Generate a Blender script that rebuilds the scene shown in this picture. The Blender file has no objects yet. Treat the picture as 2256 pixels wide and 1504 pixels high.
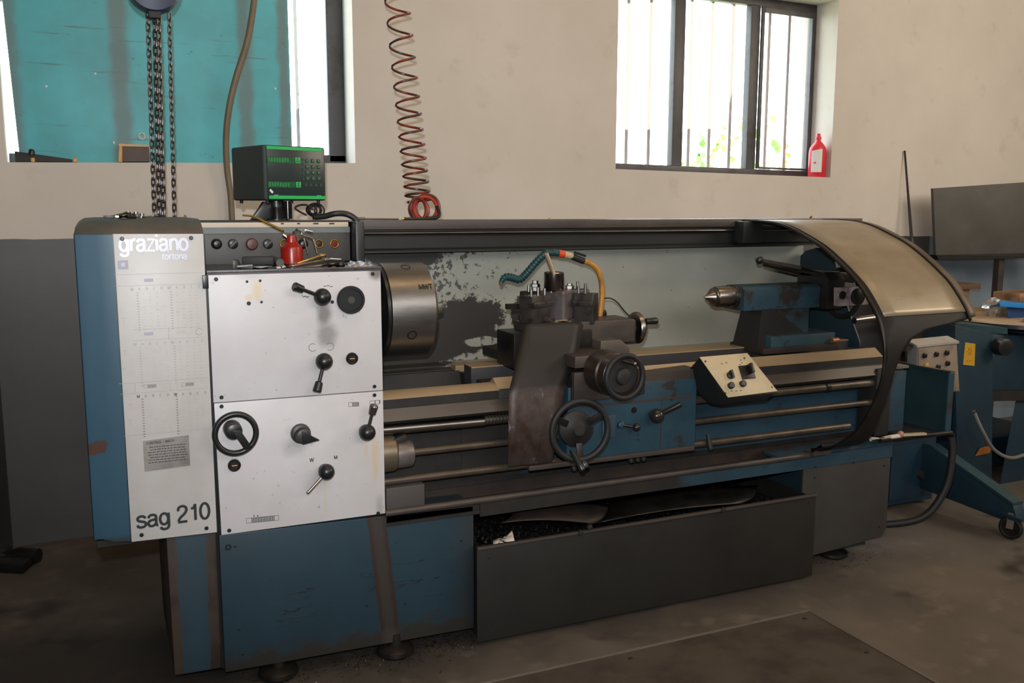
import bpy, bmesh, math, random
from mathutils import Vector, Matrix, noise
random.seed(7)
S = bpy.context.scene
COL = S.collection
PI = math.pi

# ------------------------------------------------------------------ camera
CAM = Vector((0.0, -2.74, 1.45))
F, CX, CY = 2032.0, 1128.0, 752.0
RM = Matrix(((0.91231172, -0.05723191, 0.4054773),
             (-0.40949162, -0.13230747, 0.90266901),
             (0.0019862, -0.98955507, -0.14414164)))      # world = RM @ (right, down, forward)
cd = bpy.data.cameras.new('camera'); cam = bpy.data.objects.new('camera', cd); COL.objects.link(cam)
cd.sensor_width = 36; cd.lens = F / 2256 * 36; cd.clip_start = 0.05; cd.clip_end = 200
m = Matrix.Identity(4)
for i in range(3):
    m[i][0] = RM[i][0]; m[i][1] = -RM[i][1]; m[i][2] = -RM[i][2]; m[i][3] = CAM[i]
cam.matrix_world = m
S.camera = cam

# ------------------------------------------------------------------ light
S.view_settings.view_transform = 'Standard'; S.view_settings.look = 'None'
S.view_settings.gamma = 1; S.view_settings.use_curve_mapping = False
S.view_settings.exposure = 0.0
S.cycles.use_denoising = True
S.cycles.max_bounces = 8; S.cycles.diffuse_bounces = 4
S.cycles.sample_clamp_indirect = 4.0

w = bpy.data.worlds.new('sky'); S.world = w; w.use_nodes = True
bg = w.node_tree.nodes['Background']; bg.inputs[0].default_value = (0.86, 0.93, 1.0, 1); bg.inputs[1].default_value = 9.0

def lamp(name, typ, loc, energy, col, target=None, **kw):
    l = bpy.data.lights.new(name, typ); l.energy = energy; l.color = col
    o = bpy.data.objects.new(name, l); COL.objects.link(o); o.location = loc
    for k, v in kw.items(): setattr(l, k, v)
    if target is not None:
        o.rotation_euler = (Vector(target) - Vector(loc)).to_track_quat('-Z', 'Y').to_euler()
    return o
# the camera's own pop-up flash: its beam is cut off low down by the lens barrel
lamp('camera_flash', 'SPOT', (-0.02, -2.72, 1.58), 222, (0.94, 0.97, 1.0), (1.9, 1.4, 1.75), spot_size=math.radians(92), spot_blend=0.75, shadow_soft_size=0.02)
# added fill lights for unseen windows behind the camera and to its right
lamp('rear_fill', 'AREA', (2.2, -5.3, 3.3), 96, (1.0, 0.94, 0.87), (2.3, 0.6, 0.9), shape='RECTANGLE', size=4.5, size_y=1.4)
lamp('side_fill', 'AREA', (6.0, -1.8, 2.9), 105, (1.0, 0.86, 0.68), (4.0, 1.4, 1.6), shape='RECTANGLE', size=2.4, size_y=1.3)

lamp('warm_overhead_fill', 'AREA', (1.6, -.9, 4.1), 24, (1.0, 0.66, 0.34), (1.6, -.5, 0), shape='RECTANGLE', size=3.4, size_y=.35)  # unseen warm strip, added to turn upward-facing metal golden

# ------------------------------------------------------------------ helpers
def P(px, py, axis, val):
    """point of the workshop seen at a measured spot of the photograph, lying in the plane axis = val"""
    d = RM @ Vector((px - CX, py - CY, F)); t = (val - CAM[axis]) / d[axis]
    return CAM + d * t
def PY(px, py, y=0.0): return P(px, py, 1, y)
def PX(px, py, x): return P(px, py, 0, x)
def PZ(px, py, z=0.0): return P(px, py, 2, z)
def lin(c):
    return tuple(((v / 255) / 12.92 if v <= 10 else (((v / 255) + .055) / 1.055) ** 2.4) for v in c)

class NT:
    def __init__(s, mt):
        s.t = mt.node_tree; s.n = s.t.nodes; s.l = s.t.links
        s.b = s.n['Principled BSDF']
    def new(s, typ, **kw):
        n = s.n.new(typ)
        for k, v in kw.items(): setattr(n, k, v)
        return n
    def put(s, n, i, v):
        if hasattr(v, 'is_output') or isinstance(v, bpy.types.NodeSocket): s.l.new(v, n.inputs[i])
        else: n.inputs[i].default_value = v
    def math(s, op, a, b=0.0, c=0.0, clamp=False):
        n = s.new('ShaderNodeMath', operation=op); n.use_clamp = clamp
        s.put(n, 0, a); s.put(n, 1, b)
        if op in ('SMOOTH_MIN', 'MULTIPLY_ADD'): s.put(n, 2, c)
        return n.outputs[0]
    def mapr(s, v, a, b, c=0.0, d=1.0, smooth=False):
        n = s.new('ShaderNodeMapRange'); n.clamp = True
        if smooth: n.interpolation_type = 'SMOOTHSTEP'
        for i, q in enumerate((v, a, b, c, d)): s.put(n, i, q)
        return n.outputs[0]
    def coord(s):
        if not hasattr(s, '_c'):
            n = s.new('ShaderNodeTexCoord'); s._c = n.outputs['Object']
            x = s.new('ShaderNodeSeparateXYZ'); s.l.new(s._c, x.inputs[0]); s._x = x.outputs
        return s._c
    def xyz(s): s.coord(); return s._x
    def noise(s, scale, detail=6.0, stretch=(1, 1, 1), rough=0.6, off=(0, 0, 0)):
        mp = s.new('ShaderNodeMapping'); s.l.new(s.coord(), mp.inputs[0]); mp.inputs['Scale'].default_value = stretch
        mp.inputs['Location'].default_value = off
        n = s.new('ShaderNodeTexNoise'); s.l.new(mp.outputs[0], n.inputs['Vector'])
        n.inputs['Scale'].default_value = scale; n.inputs['Detail'].default_value = detail; n.inputs['Roughness'].default_value = rough
        return n.outputs['Fac']
    def mix(s, fac, a, b):
        n = s.new('ShaderNodeMix', data_type='RGBA')
        s.put(n, 0, fac); 
        for i, q in ((6, a), (7, b)):
            if isinstance(q, tuple): q = (*q[:3], 1)
            s.put(n, i, q)
        return n.outputs[2]
    def bump(s, h, strength, dist=0.002):
        n = s.new('ShaderNodeBump'); n.inputs['Strength'].default_value = strength; n.inputs['Distance'].default_value = dist
        s.l.new(h, n.inputs['Height']); s.l.new(n.outputs[0], s.b.inputs['Normal'])

MATS = {}
def M(name, col, rough=0.5, metal=0.0, col2=None, scale=6.0, lo=0.5, hi=0.62, stretch=(1, 1, 1), bump=0.0, var=0.12, rough2=None, lincol=False, spec=None):
    """painted, metallic or dirty surface: colour with slight variation plus patches of a second colour"""
    mt = bpy.data.materials.new(name); mt.use_nodes = True; t = NT(mt)
    c = col if lincol else lin(col)
    n1 = t.noise(scale * 1.7, 5, stretch, off=(3, 1, 2))
    dark = tuple(v * (1 - var) for v in c); light = tuple(min(1, v * (1 + var)) for v in c)
    base = t.mix(t.mapr(n1, .3, .7), dark, light)
    if col2 is not None:
        c2 = col2 if lincol else lin(col2)
        n2 = t.noise(scale, 8, stretch, 0.65)
        k = t.mapr(n2, lo, hi)
        base = t.mix(k, base, c2)
        if rough2 is not None: t.l.new(t.mapr(k, 0, 1, rough, rough2), t.b.inputs['Roughness'])
    t.l.new(base, t.b.inputs['Base Color'])
    if not (col2 is not None and rough2 is not None): t.b.inputs['Roughness'].default_value = rough
    t.b.inputs['Metallic'].default_value = metal
    if spec is not None: t.b.inputs['Specular IOR Level'].default_value = spec
    if bump: t.bump(t.noise(scale * 12, 4), bump)
    MATS[name] = mt
    return mt

class MB:
    """collects shapes into one mesh"""
    def __init__(s): s.bm = bmesh.new()
    def poly(s, pts):
        return s.bm.faces.new([s.bm.verts.new(p) for p in pts])
    def box(s, lo, hi):
        x0, y0, z0 = lo; x1, y1, z1 = hi
        v = [s.bm.verts.new(p) for p in ((x0,y0,z0),(x1,y0,z0),(x1,y1,z0),(x0,y1,z0),(x0,y0,z1),(x1,y0,z1),(x1,y1,z1),(x0,y1,z1))]
        for f in ((0,3,2,1),(4,5,6,7),(0,1,5,4),(1,2,6,5),(2,3,7,6),(3,0,4,7)): s.bm.faces.new([v[i] for i in f])
        return s
    def hexa(s, a, b):
        """solid between two quads (4 points each, same order)"""
        v = [s.bm.verts.new(p) for p in list(a) + list(b)]
        for f in ((0,3,2,1),(4,5,6,7),(0,1,5,4),(1,2,6,5),(2,3,7,6),(3,0,4,7)): s.bm.faces.new([v[i] for i in f])
        return s
    def obox(s, c, size, rot):
        mt = Matrix.Translation(c) @ rot.to_matrix().to_4x4() if hasattr(rot, 'to_matrix') else Matrix.Translation(c) @ rot
        h = [q / 2 for q in size]
        v = [s.bm.verts.new(mt @ Vector((sx * h[0], sy * h[1], sz * h[2]))) for sx, sy, sz in ((-1,-1,-1),(1,-1,-1),(1,1,-1),(-1,1,-1),(-1,-1,1),(1,-1,1),(1,1,1),(-1,1,1))]
        for f in ((0,3,2,1),(4,5,6,7),(0,1,5,4),(1,2,6,5),(2,3,7,6),(3,0,4,7)): s.bm.faces.new([v[i] for i in f])
        return s
    def bar(s, p0, p1, w, h, up=(0, 0, 1)):
        p0, p1 = Vector(p0), Vector(p1); d = (p1 - p0); u = Vector(up); sd = d.cross(u).normalized(); u = sd.cross(d).normalized()
        q = [sd * w / 2 * a + u * h / 2 * b for a, b in ((-1,-1),(1,-1),(1,1),(-1,1))]
        return s.hexa([p0 + k for k in q], [p1 + k for k in q])
    def prism(s, pts, axis, a, b):
        """2-D outline extruded along an axis; outline coordinates are the other two axes in order"""
        def mk(p, t):
            if axis == 0: return (t, p[0], p[1])
            if axis == 1: return (p[0], t, p[1])
            return (p[0], p[1], t)
        A = [s.bm.verts.new(mk(p, a)) for p in pts]; B = [s.bm.verts.new(mk(p, b)) for p in pts]
        n = len(pts)
        try: s.bm.faces.new(A); s.bm.faces.new(B[::-1])
        except ValueError: pass
        for i in range(n): s.bm.faces.new((A[i], B[i], B[(i + 1) % n], A[(i + 1) % n]))
        return s
    def frame(s, d):
        d = Vector(d).normalized(); u = Vector((0, 0, 1)) if abs(d.z) < .9 else Vector((1, 0, 0))
        a = d.cross(u).normalized(); b = a.cross(d).normalized(); return a, b
    def rings(s, rows, caps=True):
        V = [[s.bm.verts.new(p) for p in r] for r in rows]
        n = len(V[0])
        for i in range(len(V) - 1):
            for k in range(n): s.bm.faces.new((V[i][k], V[i][(k+1) % n], V[i+1][(k+1) % n], V[i+1][k]))
        if caps:
            s.bm.faces.new(V[0][::-1]); s.bm.faces.new(V[-1])
        return s
    def turned(s, o, d, prof, seg=24, caps=True):
        """profile [(distance along d, radius)] turned about the line o + t d"""
        o = Vector(o); a, b = s.frame(d); d = Vector(d).normalized()
        rows = [[o + d * t + (a * math.cos(2*PI*k/seg) + b * math.sin(2*PI*k/seg)) * max(r, 1e-4) for k in range(seg)] for t, r in prof]
        return s.rings(rows, caps)
    def cyl(s, p0, p1, r, seg=16, r2=None):
        p0, p1 = Vector(p0), Vector(p1)
        return s.turned(p0, p1 - p0, [(0, r), ((p1 - p0).length, r if r2 is None else r2)], seg)
    def ball(s, c, r, seg=16, sz=1.0, d=(0, 0, 1)):
        n = 9
        return s.turned(Vector(c) , d, [(-r * sz * math.cos(PI * i / n), r * math.sin(PI * i / n)) for i in range(n + 1)], seg)
    def torus(s, c, d, R, r, seg=36, sec=10, a0=0, a1=2*PI, ex=1.0):
        c = Vector(c); a, b = s.frame(d); d = Vector(d).normalized(); full = abs(a1 - a0 - 2*PI) < 1e-6
        rows = []
        for i in range(seg if full else seg + 1):
            t = a0 + (a1 - a0) * i / seg; rad = a * math.cos(t) + b * math.sin(t) * ex; rn = rad.normalized()
            rows.append([c + rad * R + rn * r * math.cos(2*PI*k/sec) + d * r * math.sin(2*PI*k/sec) for k in range(sec)])
        if full: rows.append(None)
        V = [[s.bm.verts.new(p) for p in q] for q in rows if q]
        if full: V.append(V[0])
        for i in range(len(V) - 1):
            for k in range(sec): s.bm.faces.new((V[i][k], V[i][(k+1) % sec], V[i+1][(k+1) % sec], V[i+1][k]))
        if not full: s.bm.faces.new(V[0][::-1]); s.bm.faces.new(V[-1])
        return s
    def tube(s, pts, r, seg=8, rad=None):
        pts = [Vector(p) for p in pts]; rows = []; pa = None
        for i, p in enumerate(pts):
            d = (pts[min(i + 1, len(pts) - 1)] - pts[max(i - 1, 0)]).normalized()
            if pa is None: a, b = s.frame(d)
            else:
                a = (pa - d * pa.dot(d)).normalized(); b = d.cross(a)
            pa = a; rr = rad[i] if rad else r
            rows.append([p + (a * math.cos(2*PI*k/seg) + b * math.sin(2*PI*k/seg)) * rr for k in range(seg)])
        return s.rings(rows)
    def sheet(s, rows, th=None, nrm=None):
        """grid of points; th gives it thickness along nrm"""
        V = [[s.bm.verts.new(p) for p in r] for r in rows]
        for i in range(len(V) - 1):
            for k in range(len(V[0]) - 1): s.bm.faces.new((V[i][k], V[i][k+1], V[i+1][k+1], V[i+1][k]))
        return s
    def mesh(s, name, bevel=0.0, seg=2, smooth=35):
        bmesh.ops.recalc_face_normals(s.bm, faces=s.bm.faces)
        if bevel:
            ed = [e for e in s.bm.edges if len(e.link_faces) == 2 and e.calc_face_angle(0) > 0.5]
            bmesh.ops.bevel(s.bm, geom=ed, offset=bevel, segments=seg, affect='EDGES', profile=0.6, clamp_overlap=True)
        me = bpy.data.meshes.new(name); s.bm.to_mesh(me); s.bm.free()
        for p in me.polygons: p.use_smooth = True
        me.set_sharp_from_angle(angle=math.radians(smooth))
        return me
    def build(s, name, mat, parent=None, bevel=0.0, seg=2, smooth=35, label=None, kind=None, solid=0.0):
        me = s.mesh(name, bevel, seg, smooth); return obj(name, me, mat, parent, label, kind, solid)

def obj(name, me, mat, parent=None, label=None, kind=None, solid=0.0):
    if mat is not None and len(me.materials) == 0: me.materials.append(mat)
    o = bpy.data.objects.new(name, me); COL.objects.link(o)
    attach(o, parent)
    if solid:
        md = o.modifiers.new('thickness', 'SOLIDIFY'); md.thickness = solid; md.offset = 0
    if label: o['label'] = label
    if kind: o['kind'] = kind
    return o
WL = {}
def wloc(o): return WL.get(o.name, Vector((0, 0, 0)))
def attach(o, parent, at=None):
    """parent o, keeping its world place"""
    wl = Vector(at) if at is not None else Vector((0, 0, 0))
    WL[o.name] = wl
    if parent is not None:
        o.parent = parent; o.location = wl - wloc(parent)
    else: o.location = wl
def inst(name, me, mat, parent, at, rot=(0, 0, 0), label=None):
    o = bpy.data.objects.new(name, me)
    if mat is not None and len(me.materials) == 0: me.materials.append(mat)
    COL.objects.link(o); attach(o, parent, at); o.rotation_euler = rot
    if label: o['label'] = label
    return o
def thing(name, label, cat, loc, group=None):
    o = bpy.data.objects.new(name, None); COL.objects.link(o); o.location = loc; WL[o.name] = Vector(loc)
    o.empty_display_size = 0.1
    o['label'] = label; o['category'] = cat
    if group: o['group'] = group
    return o
def tag(o, label, cat, group=None, kind=None):
    o['label'] = label; o['category'] = cat
    if group: o['group'] = group
    if kind: o['kind'] = kind
    return o
def struct(o): o['kind'] = 'structure'; return o
def text(name, s, mat, parent, at, size, rot=(PI/2, 0, 0), bold=0.0, align='CENTER', sx=1.0, ext=0.0004, label=None, space=1.0):
    c = bpy.data.curves.new(name, 'FONT'); c.body = s; c.size = size; c.offset = bold; c.extrude = ext
    c.align_x = align; c.align_y = 'CENTER'; c.materials.append(mat); c.space_character = space
    tmp = bpy.data.objects.new('lettering_outline', c); me = bpy.data.meshes.new_from_object(tmp)
    bpy.data.objects.remove(tmp); me.materials.clear(); me.materials.append(mat)
    o = bpy.data.objects.new(name, me); COL.objects.link(o); attach(o, parent, at); o.rotation_euler = rot; o.scale = (sx, 1, 1)
    if label: o['label'] = label
    return o
def _el(cx, cz, rx, rz, a0=0, a1=360, n=22):
    return [(cx + rx * math.cos(math.radians(a0 + (a1 - a0) * i / n)), cz + rz * math.sin(math.radians(a0 + (a1 - a0) * i / n))) for i in range(n + 1)]
def _sp(p): return [(v.x, v.z) for v in spline([(a, 0, b) for a, b in p], 5)]
def glyphs():
    G = {}
    G['s'] = (.90, [_sp([(.78,.78),(.64,.95),(.42,1.0),(.2,.93),(.12,.76),(.22,.6),(.45,.52),(.70,.43),(.80,.24),(.66,.05),(.42,0),(.2,.05),(.07,.24)])])
    G['a'] = (.98, [_sp([(.10,.74),(.22,.95),(.45,1.0),(.68,.93),(.74,.72),(.74,.20),(.80,.03),(.90,.01)]), _sp([(.74,.58),(.5,.55),(.2,.47),(.08,.25),(.2,.04),(.42,.0),(.64,.10),(.74,.32)])])
    G['g'] = (1.0, [_el(.42,.5,.35,.5), _sp([(.80,1.02),(.80,.5),(.80,-.1),(.70,-.36),(.42,-.44),(.2,-.37),(.10,-.20)])])
    G['r'] = (.62, [[(.12,0),(.12,1.02)], _sp([(.12,.55),(.2,.85),(.38,1.0),(.56,1.0)])])
    G['z'] = (.84, [[(.08,1.0),(.72,1.0),(.06,0),(.76,0)]])
    G['i'] = (.36, [[(.14,0),(.14,1.02)], [(.14,1.24),(.14,1.44)]])
    G['n'] = (.94, [[(.12,0),(.12,1.02)], _sp([(.12,.55),(.22,.88),(.46,1.0),(.70,.9),(.78,.6),(.78,.3),(.78,0)])])
    G['o'] = (1.0, [_el(.46,.5,.38,.5)])
    G['t'] = (.62, [_sp([(.26,1.36),(.26,.8),(.26,.2),(.34,.02),(.52,.0)]), [(.02,.98),(.52,.98)]])
    G['2'] = (1.02, [_sp([(.08,1.02),(.16,1.33),(.44,1.44),(.72,1.33),(.80,1.05),(.62,.72),(.26,.40),(.08,.08)]), [(.04,0),(.84,0)]])
    G['1'] = (.86, [_sp([(.16,1.10),(.34,1.14),(.46,1.26),(.50,1.44)]), [(.52,0),(.52,1.5)]])
    G['0'] = (1.02, [_el(.46,.72,.38,.72)])
    G[' '] = (.5, [])
    G['M'] = (1.25, [[(.1,0),(.1,1.4)], [(.1,1.4),(.58,.1)], [(.58,.1),(1.06,1.4)], [(1.06,1.4),(1.06,0)]])
    G['W'] = (1.5, [[(.02,1.4),(.38,0)], [(.38,0),(.72,1.4)], [(.72,1.4),(1.06,0)], [(1.06,0),(1.42,1.4)]])
    G['T'] = (1.0, [[(.48,0),(.48,1.4)], [(0,1.36),(.96,1.36)]])
    G['A'] = (1.1, [[(.0,0),(.5,1.4)], [(.5,1.4),(1.0,0)], [(.2,.48),(.8,.48)]])
    G['B'] = (1.05, [[(.12,0),(.12,1.4)], [(.12,1.36),(.55,1.36)], _el(.55,1.05,.32,.31,90,-90,8), [(.12,.74),(.55,.74)], _el(.55,.39,.38,.35,90,-90,8), [(.12,.04),(.55,.04)]])
    G['C'] = (1.15, [_el(.58,.7,.5,.7,48,312,16)])
    G['D'] = (1.15, [[(.12,0),(.12,1.4)], [(.12,1.36),(.45,1.36)], _el(.45,.7,.55,.66,90,-90,12), [(.12,.04),(.45,.04)]])
    G['O'] = (1.25, [_el(.6,.7,.52,.7)])
    G['N'] = (1.15, [[(.12,0),(.12,1.4)], [(.12,1.4),(.92,0)], [(.92,0),(.92,1.4)]])
    G['R'] = (1.1, [[(.12,0),(.12,1.4)], [(.12,1.36),(.55,1.36)], _el(.55,1.02,.36,.34,90,-90,8), [(.12,.68),(.55,.68)], [(.5,.68),(.9,0)]])
    G['L'] = (.9, [[(.12,0),(.12,1.4)], [(.12,.04),(.8,.04)]])
    G['H'] = (1.15, [[(.12,0),(.12,1.4)], [(.92,0),(.92,1.4)], [(.12,.72),(.92,.72)]])
    G['-'] = (.7, [[(.12,.6),(.55,.6)]])
    return G
def lettering(s, mat, parent, p0, xh, stroke, slope=0.0, track=0.0, label=None, sx=1.0, name='lettering', centre=False):
    """monoline grotesque lettering on a vertical face, p0 = left end of the base line"""
    G = glyphs(); mb = MB(); x = 0; w = stroke / 2; kk = 0
    if centre:
        p0 = (p0[0] - sum(G[c][0] * sx + track for c in s) * xh / 2, p0[1], p0[2] - .7 * xh)
    for c in s:
        adv, paths = G[c]
        for path in paths:
            q = [Vector((p0[0] + (x + a * sx) * xh, 0, p0[2] + b * xh + slope * (x + a * sx) * xh)) for a, b in path]
            L_, R_ = [], []
            for i, p in enumerate(q):
                d = (q[min(i + 1, len(q) - 1)] - q[max(i - 1, 0)])
                if len(q) == 4 and 0 < i < 3: d = (q[i + 1] - q[i]).normalized() + (q[i] - q[i - 1]).normalized()
                d = d.normalized(); nv = Vector((-d.z, 0, d.x)) * xh * w
                if len(q) == 4 and 0 < i < 3: nv = nv * 1.25
                L_.append(p + nv); R_.append(p - nv)
            for i in range(len(q) - 1):
                kk += 1; mb.poly([(v.x, p0[1] - kk * 3e-6, v.z) for v in (L_[i], R_[i], R_[i + 1], L_[i + 1])])
        x += adv * sx + track
    return mb.build(name, mat, parent, label=label)
def spline(pts, n=8):
    """Catmull-Rom through points"""
    pts = [Vector(p) for p in pts]; out = []
    for i in range(len(pts) - 1):
        p0 = pts[max(i-1, 0)]; p1 = pts[i]; p2 = pts[i+1]; p3 = pts[min(i+2, len(pts)-1)]
        for k in range(n):
            t = k / n
            out.append(0.5 * ((2*p1) + (p2-p0)*t + (2*p0-5*p1+4*p2-p3)*t*t + (3*p1-p0-3*p2+p3)*t*t*t))
    out.append(pts[-1]); return out

# ------------------------------------------------------------------ materials
m_black = M('black_plastic', (24, 26, 27), .35)
m_rubber = M('black_rubber', (20, 20, 21), .6)
m_blue = M('machine_blue_paint', (48, 84, 106), .5, 0, (38, 70, 90), 3, .45, .75, var=.10, bump=.05)
m_bluew = M('worn_blue_paint', (50, 104, 132), .5, 0, (58, 42, 33), 5, .57, .66, (1, 1, .6), .1, rough2=.8)
m_bluedirt = M('grimy_blue_paint', (32, 60, 76), .5, 0, (34, 32, 30), 4, .48, .60, (1, 1, 1.5), .1, rough2=.75)
m_tealdark = M('dark_teal_paint', (24, 44, 50), .55, 0, (36, 42, 44), 4, .5, .7)
m_steel = M('machined_steel', (138, 134, 130), .30, 1.0, (92, 84, 78), 14, .5, .8, (.3, 1, 1))
m_way = M('ground_way_steel', (170, 148, 118), .45, .35, (110, 94, 74), 5, .55, .8, (.25, 1, 1))
m_chrome = M('bright_chrome', (200, 198, 195), .16, 1.0)
m_holder = M('tool_holder_steel', (78, 74, 72), .36, .6, (40, 37, 36), 16, .45, .65)
m_dsteel = M('dark_oily_steel', (48, 45, 43), .38, .6, (28, 25, 23), 9, .45, .65)
m_iron = M('dark_cast_iron', (34, 32, 31), .6, .1, (24, 22, 21), 8, .45, .65, bump=.1)
m_rust = M('rusty_sheet_steel', (44, 38, 35), .55, .2, (52, 36, 28), 6, .42, .66, (1, 1, .7), .15, var=.25, rough2=.8)
m_traymetal = M('dull_grey_sheet_metal', (32, 31, 29), .5, .1, (25, 23, 21), 4, .45, .7, bump=.04, var=.08)
m_greypaint = M('beige_grey_paint', (52, 50, 48), .5, 0, (44, 41, 39), 4, .5, .7, var=.05)
m_panelgrey = M('anthracite_panel', (70, 68, 66), .5, .1, var=.08)
m_beamlid = M('brown_grimy_steel', (74, 66, 62), .45, .2, (56, 50, 47), 7, .45, .65, (.4, 1, 1))
m_beam = M('dark_beam_paint', (27, 30, 30), .45, 0, (28, 28, 28), 6)
m_red = M('red_enamel', (150, 28, 20), .3, 0, (120, 22, 18), 8, .6, .75)
m_redplastic = M('red_plastic', (206, 44, 58), .4)
m_hose = M('red_brown_hose', (120, 48, 32), .35, 0, (66, 44, 38), 9, .45, .55)
m_beige = M('beige_strip', (196, 182, 164), .5, var=.05)
m_white = M('white_label', (215, 214, 216), .5, var=.02)
m_ink = M('dark_ink', (38, 42, 46), .5, var=0)
m_ink2 = M('faint_grey_ink', (158, 157, 160), .5, var=0)
m_ink3 = M('violet_grey_ink', (150, 148, 172), .45, var=0)
m_silverfoil = M('silver_foil', (188, 188, 206), .35, .1, (160, 158, 190), 4, .5, .6, var=0)
m_green = M('green_band', (30, 168, 84), .45, var=.03)
m_teal = M('teal_nozzle_plastic', (22, 62, 66), .45)
m_yellowhose = M('amber_hose', (176, 122, 46), .4, 0, (110, 84, 44), 14, .5, .7)
m_brass = M('brass', (190, 150, 80), .3, .9)
m_orange = M('orange_plastic', (205, 70, 30), .4)
m_wood = M('worn_wood', (150, 112, 78), .6, 0, (104, 74, 50), 9, .45, .6, (.2, 1, 1))
m_foil = M('crumpled_bright_metal', (214, 216, 226), .22, 1.0, (150, 152, 160), 30, .45, .6, bump=.6)
m_paper = M('paper', (200, 190, 180), .8)
m_wframe = M('dark_window_frame', (66, 64, 66), .45, 0, (50, 46, 46), 7)
m_barw = M('pale_grille_bar', (172, 160, 160), .6)
m_cream = M('grimy_cream_panel', (176, 160, 130), .5, 0, (150, 134, 104), 7, .5, .75, var=.05)
m_screw = M('dark_screw', (40, 46, 46), .4, .5)
m_sack = M('blue_plastic_tray', (24, 120, 190), .4)
m_yellow = M('yellow_sticker', (176, 140, 38), .5, var=.06)
m_greyboard = M('dark_grey_board', (80, 78, 74), .6, .1, (70, 67, 62), 4, .4, .7)
m_posblue = M('petrol_blue_paint', (19, 46, 60), .5, 0, (15, 36, 48), 3, .45, .7)
m_tanbox = M('beige_box_paint', (130, 116, 102), .5, 0, (110, 97, 84), 6)
m_chip = M('swarf_steel', (120, 118, 116), .3, .9, (60, 50, 44), 40, .45, .6)
m_brushhood = None

def white_panel_mat():
    mt = bpy.data.materials.new('stained_white_panel_paint'); mt.use_nodes = True; t = NT(mt)
    x = t.xyz(); c = t.mix(t.mapr(t.noise(3.2, 6, off=(1, 0, 4)), .35, .7), lin((196, 194, 197)), lin((184, 180, 180)))
    # greasy smear below the top lever, a streak and yellow glue marks
    def spot(px, py, sx, sz, soft=1.0):
        p = PY(px, py)
        a = t.math('DIVIDE', t.math('SUBTRACT', x[0], p.x), sx); b = t.math('DIVIDE', t.math('SUBTRACT', x[2], p.z), sz)
        d = t.math('SQRT', t.math('ADD', t.math('MULTIPLY', a, a), t.math('MULTIPLY', b, b)))
        d = t.math('ADD', d, t.math('MULTIPLY', t.math('SUBTRACT', t.noise(16, 5), .5), .9))
        return t.mapr(d, 1.0, .25, 0, soft, True)
    k = spot(712, 690, .034, .07, .8); k = t.math('MAXIMUM', k, spot(720, 735, .045, .055, .6)); k = t.math('MAXIMUM', k, spot(828, 602, .035, .03, .9))
    k = t.math('MAXIMUM', k, spot(648, 985, .05, .045, .28)); k = t.math('MAXIMUM', k, spot(655, 948, .05, .03, .25))
    k = t.math('MAXIMUM', k, spot(550, 604, .06, .02, .2)); k = t.math('MAXIMUM', k, spot(700, 1060, .06, .05, .15)); k = t.math('MAXIMUM', k, spot(836, 1120, .02, .06, .35))
    c = t.mix(k, c, lin((98, 92, 90)))
    y = t.math('MAXIMUM', spot(566, 640, .022, .045, .6), spot(548, 655, .018, .014, .6))
    y = t.math('MAXIMUM', y, spot(826, 1010, .016, .12, .5)); y = t.math('MAXIMUM', y, spot(716, 1090, .006, .09, .3)); y = t.math('MAXIMUM', y, spot(806, 990, .006, .04, .45))
    c = t.mix(y, c, lin((196, 170, 116)))
    sp = t.mapr(t.noise(70, 2), .70, .74, 0, .5); c = t.mix(sp, c, lin((110, 104, 100)))
    t.l.new(c, t.b.inputs['Base Color']); t.b.inputs['Roughness'].default_value = .42
    return mt
m_whitep = white_panel_mat()
m_plate = M('off_white_cover_plate', (182, 180, 178), .42, 0, (170, 166, 162), 3, .45, .7, var=.03)

def splash_mat():
    mt = bpy.data.materials.new('chipped_white_splash_paint_with_shade'); mt.use_nodes = True; t = NT(mt); x = t.xyz()
    c = t.mix(t.mapr(t.noise(2.5, 5), .35, .7), lin((150, 152, 144)), lin((134, 135, 126)))
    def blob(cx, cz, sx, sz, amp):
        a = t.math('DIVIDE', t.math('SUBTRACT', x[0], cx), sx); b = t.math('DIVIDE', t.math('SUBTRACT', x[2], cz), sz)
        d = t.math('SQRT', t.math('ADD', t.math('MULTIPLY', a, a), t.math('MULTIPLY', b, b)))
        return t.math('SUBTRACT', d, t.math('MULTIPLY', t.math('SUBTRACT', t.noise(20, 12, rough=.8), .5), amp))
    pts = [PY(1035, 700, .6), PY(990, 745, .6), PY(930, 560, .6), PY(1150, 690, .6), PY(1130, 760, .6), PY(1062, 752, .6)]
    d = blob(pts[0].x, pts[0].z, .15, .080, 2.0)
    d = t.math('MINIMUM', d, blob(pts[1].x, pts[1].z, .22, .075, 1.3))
    d = t.math('MINIMUM', d, blob(pts[2].x - .07, pts[2].z, .15, .05, 1.3))  # headstock's shadow above the chuck, painted into the colour
    d = t.math('MINIMUM', d, blob(pts[3].x, pts[3].z, .05, .07, 1.6))
    d = t.math('MINIMUM', d, blob(pts[4].x, pts[4].z, .09, .035, 1.2))
    d = t.math('MINIMUM', d, blob(1.02, .885, .28, .045, 1.2))
    hole = blob(pts[5].x, pts[5].z, .075, .022, 1.4)
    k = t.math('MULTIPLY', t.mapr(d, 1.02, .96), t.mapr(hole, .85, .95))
    # fine pits thinning out away from the chuck
    near = t.mapr(x[0], 1.10, 1.60, .24, 0.0)
    pits = t.mapr(t.math('ADD', t.noise(42, 4), near), .70, .73)
    k = t.math('MAXIMUM', k, t.math('MULTIPLY', pits, .85))
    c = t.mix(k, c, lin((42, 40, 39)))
    t.l.new(c, t.b.inputs['Base Color']); t.b.inputs['Roughness'].default_value = .55
    return mt
m_splash = splash_mat()

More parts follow.
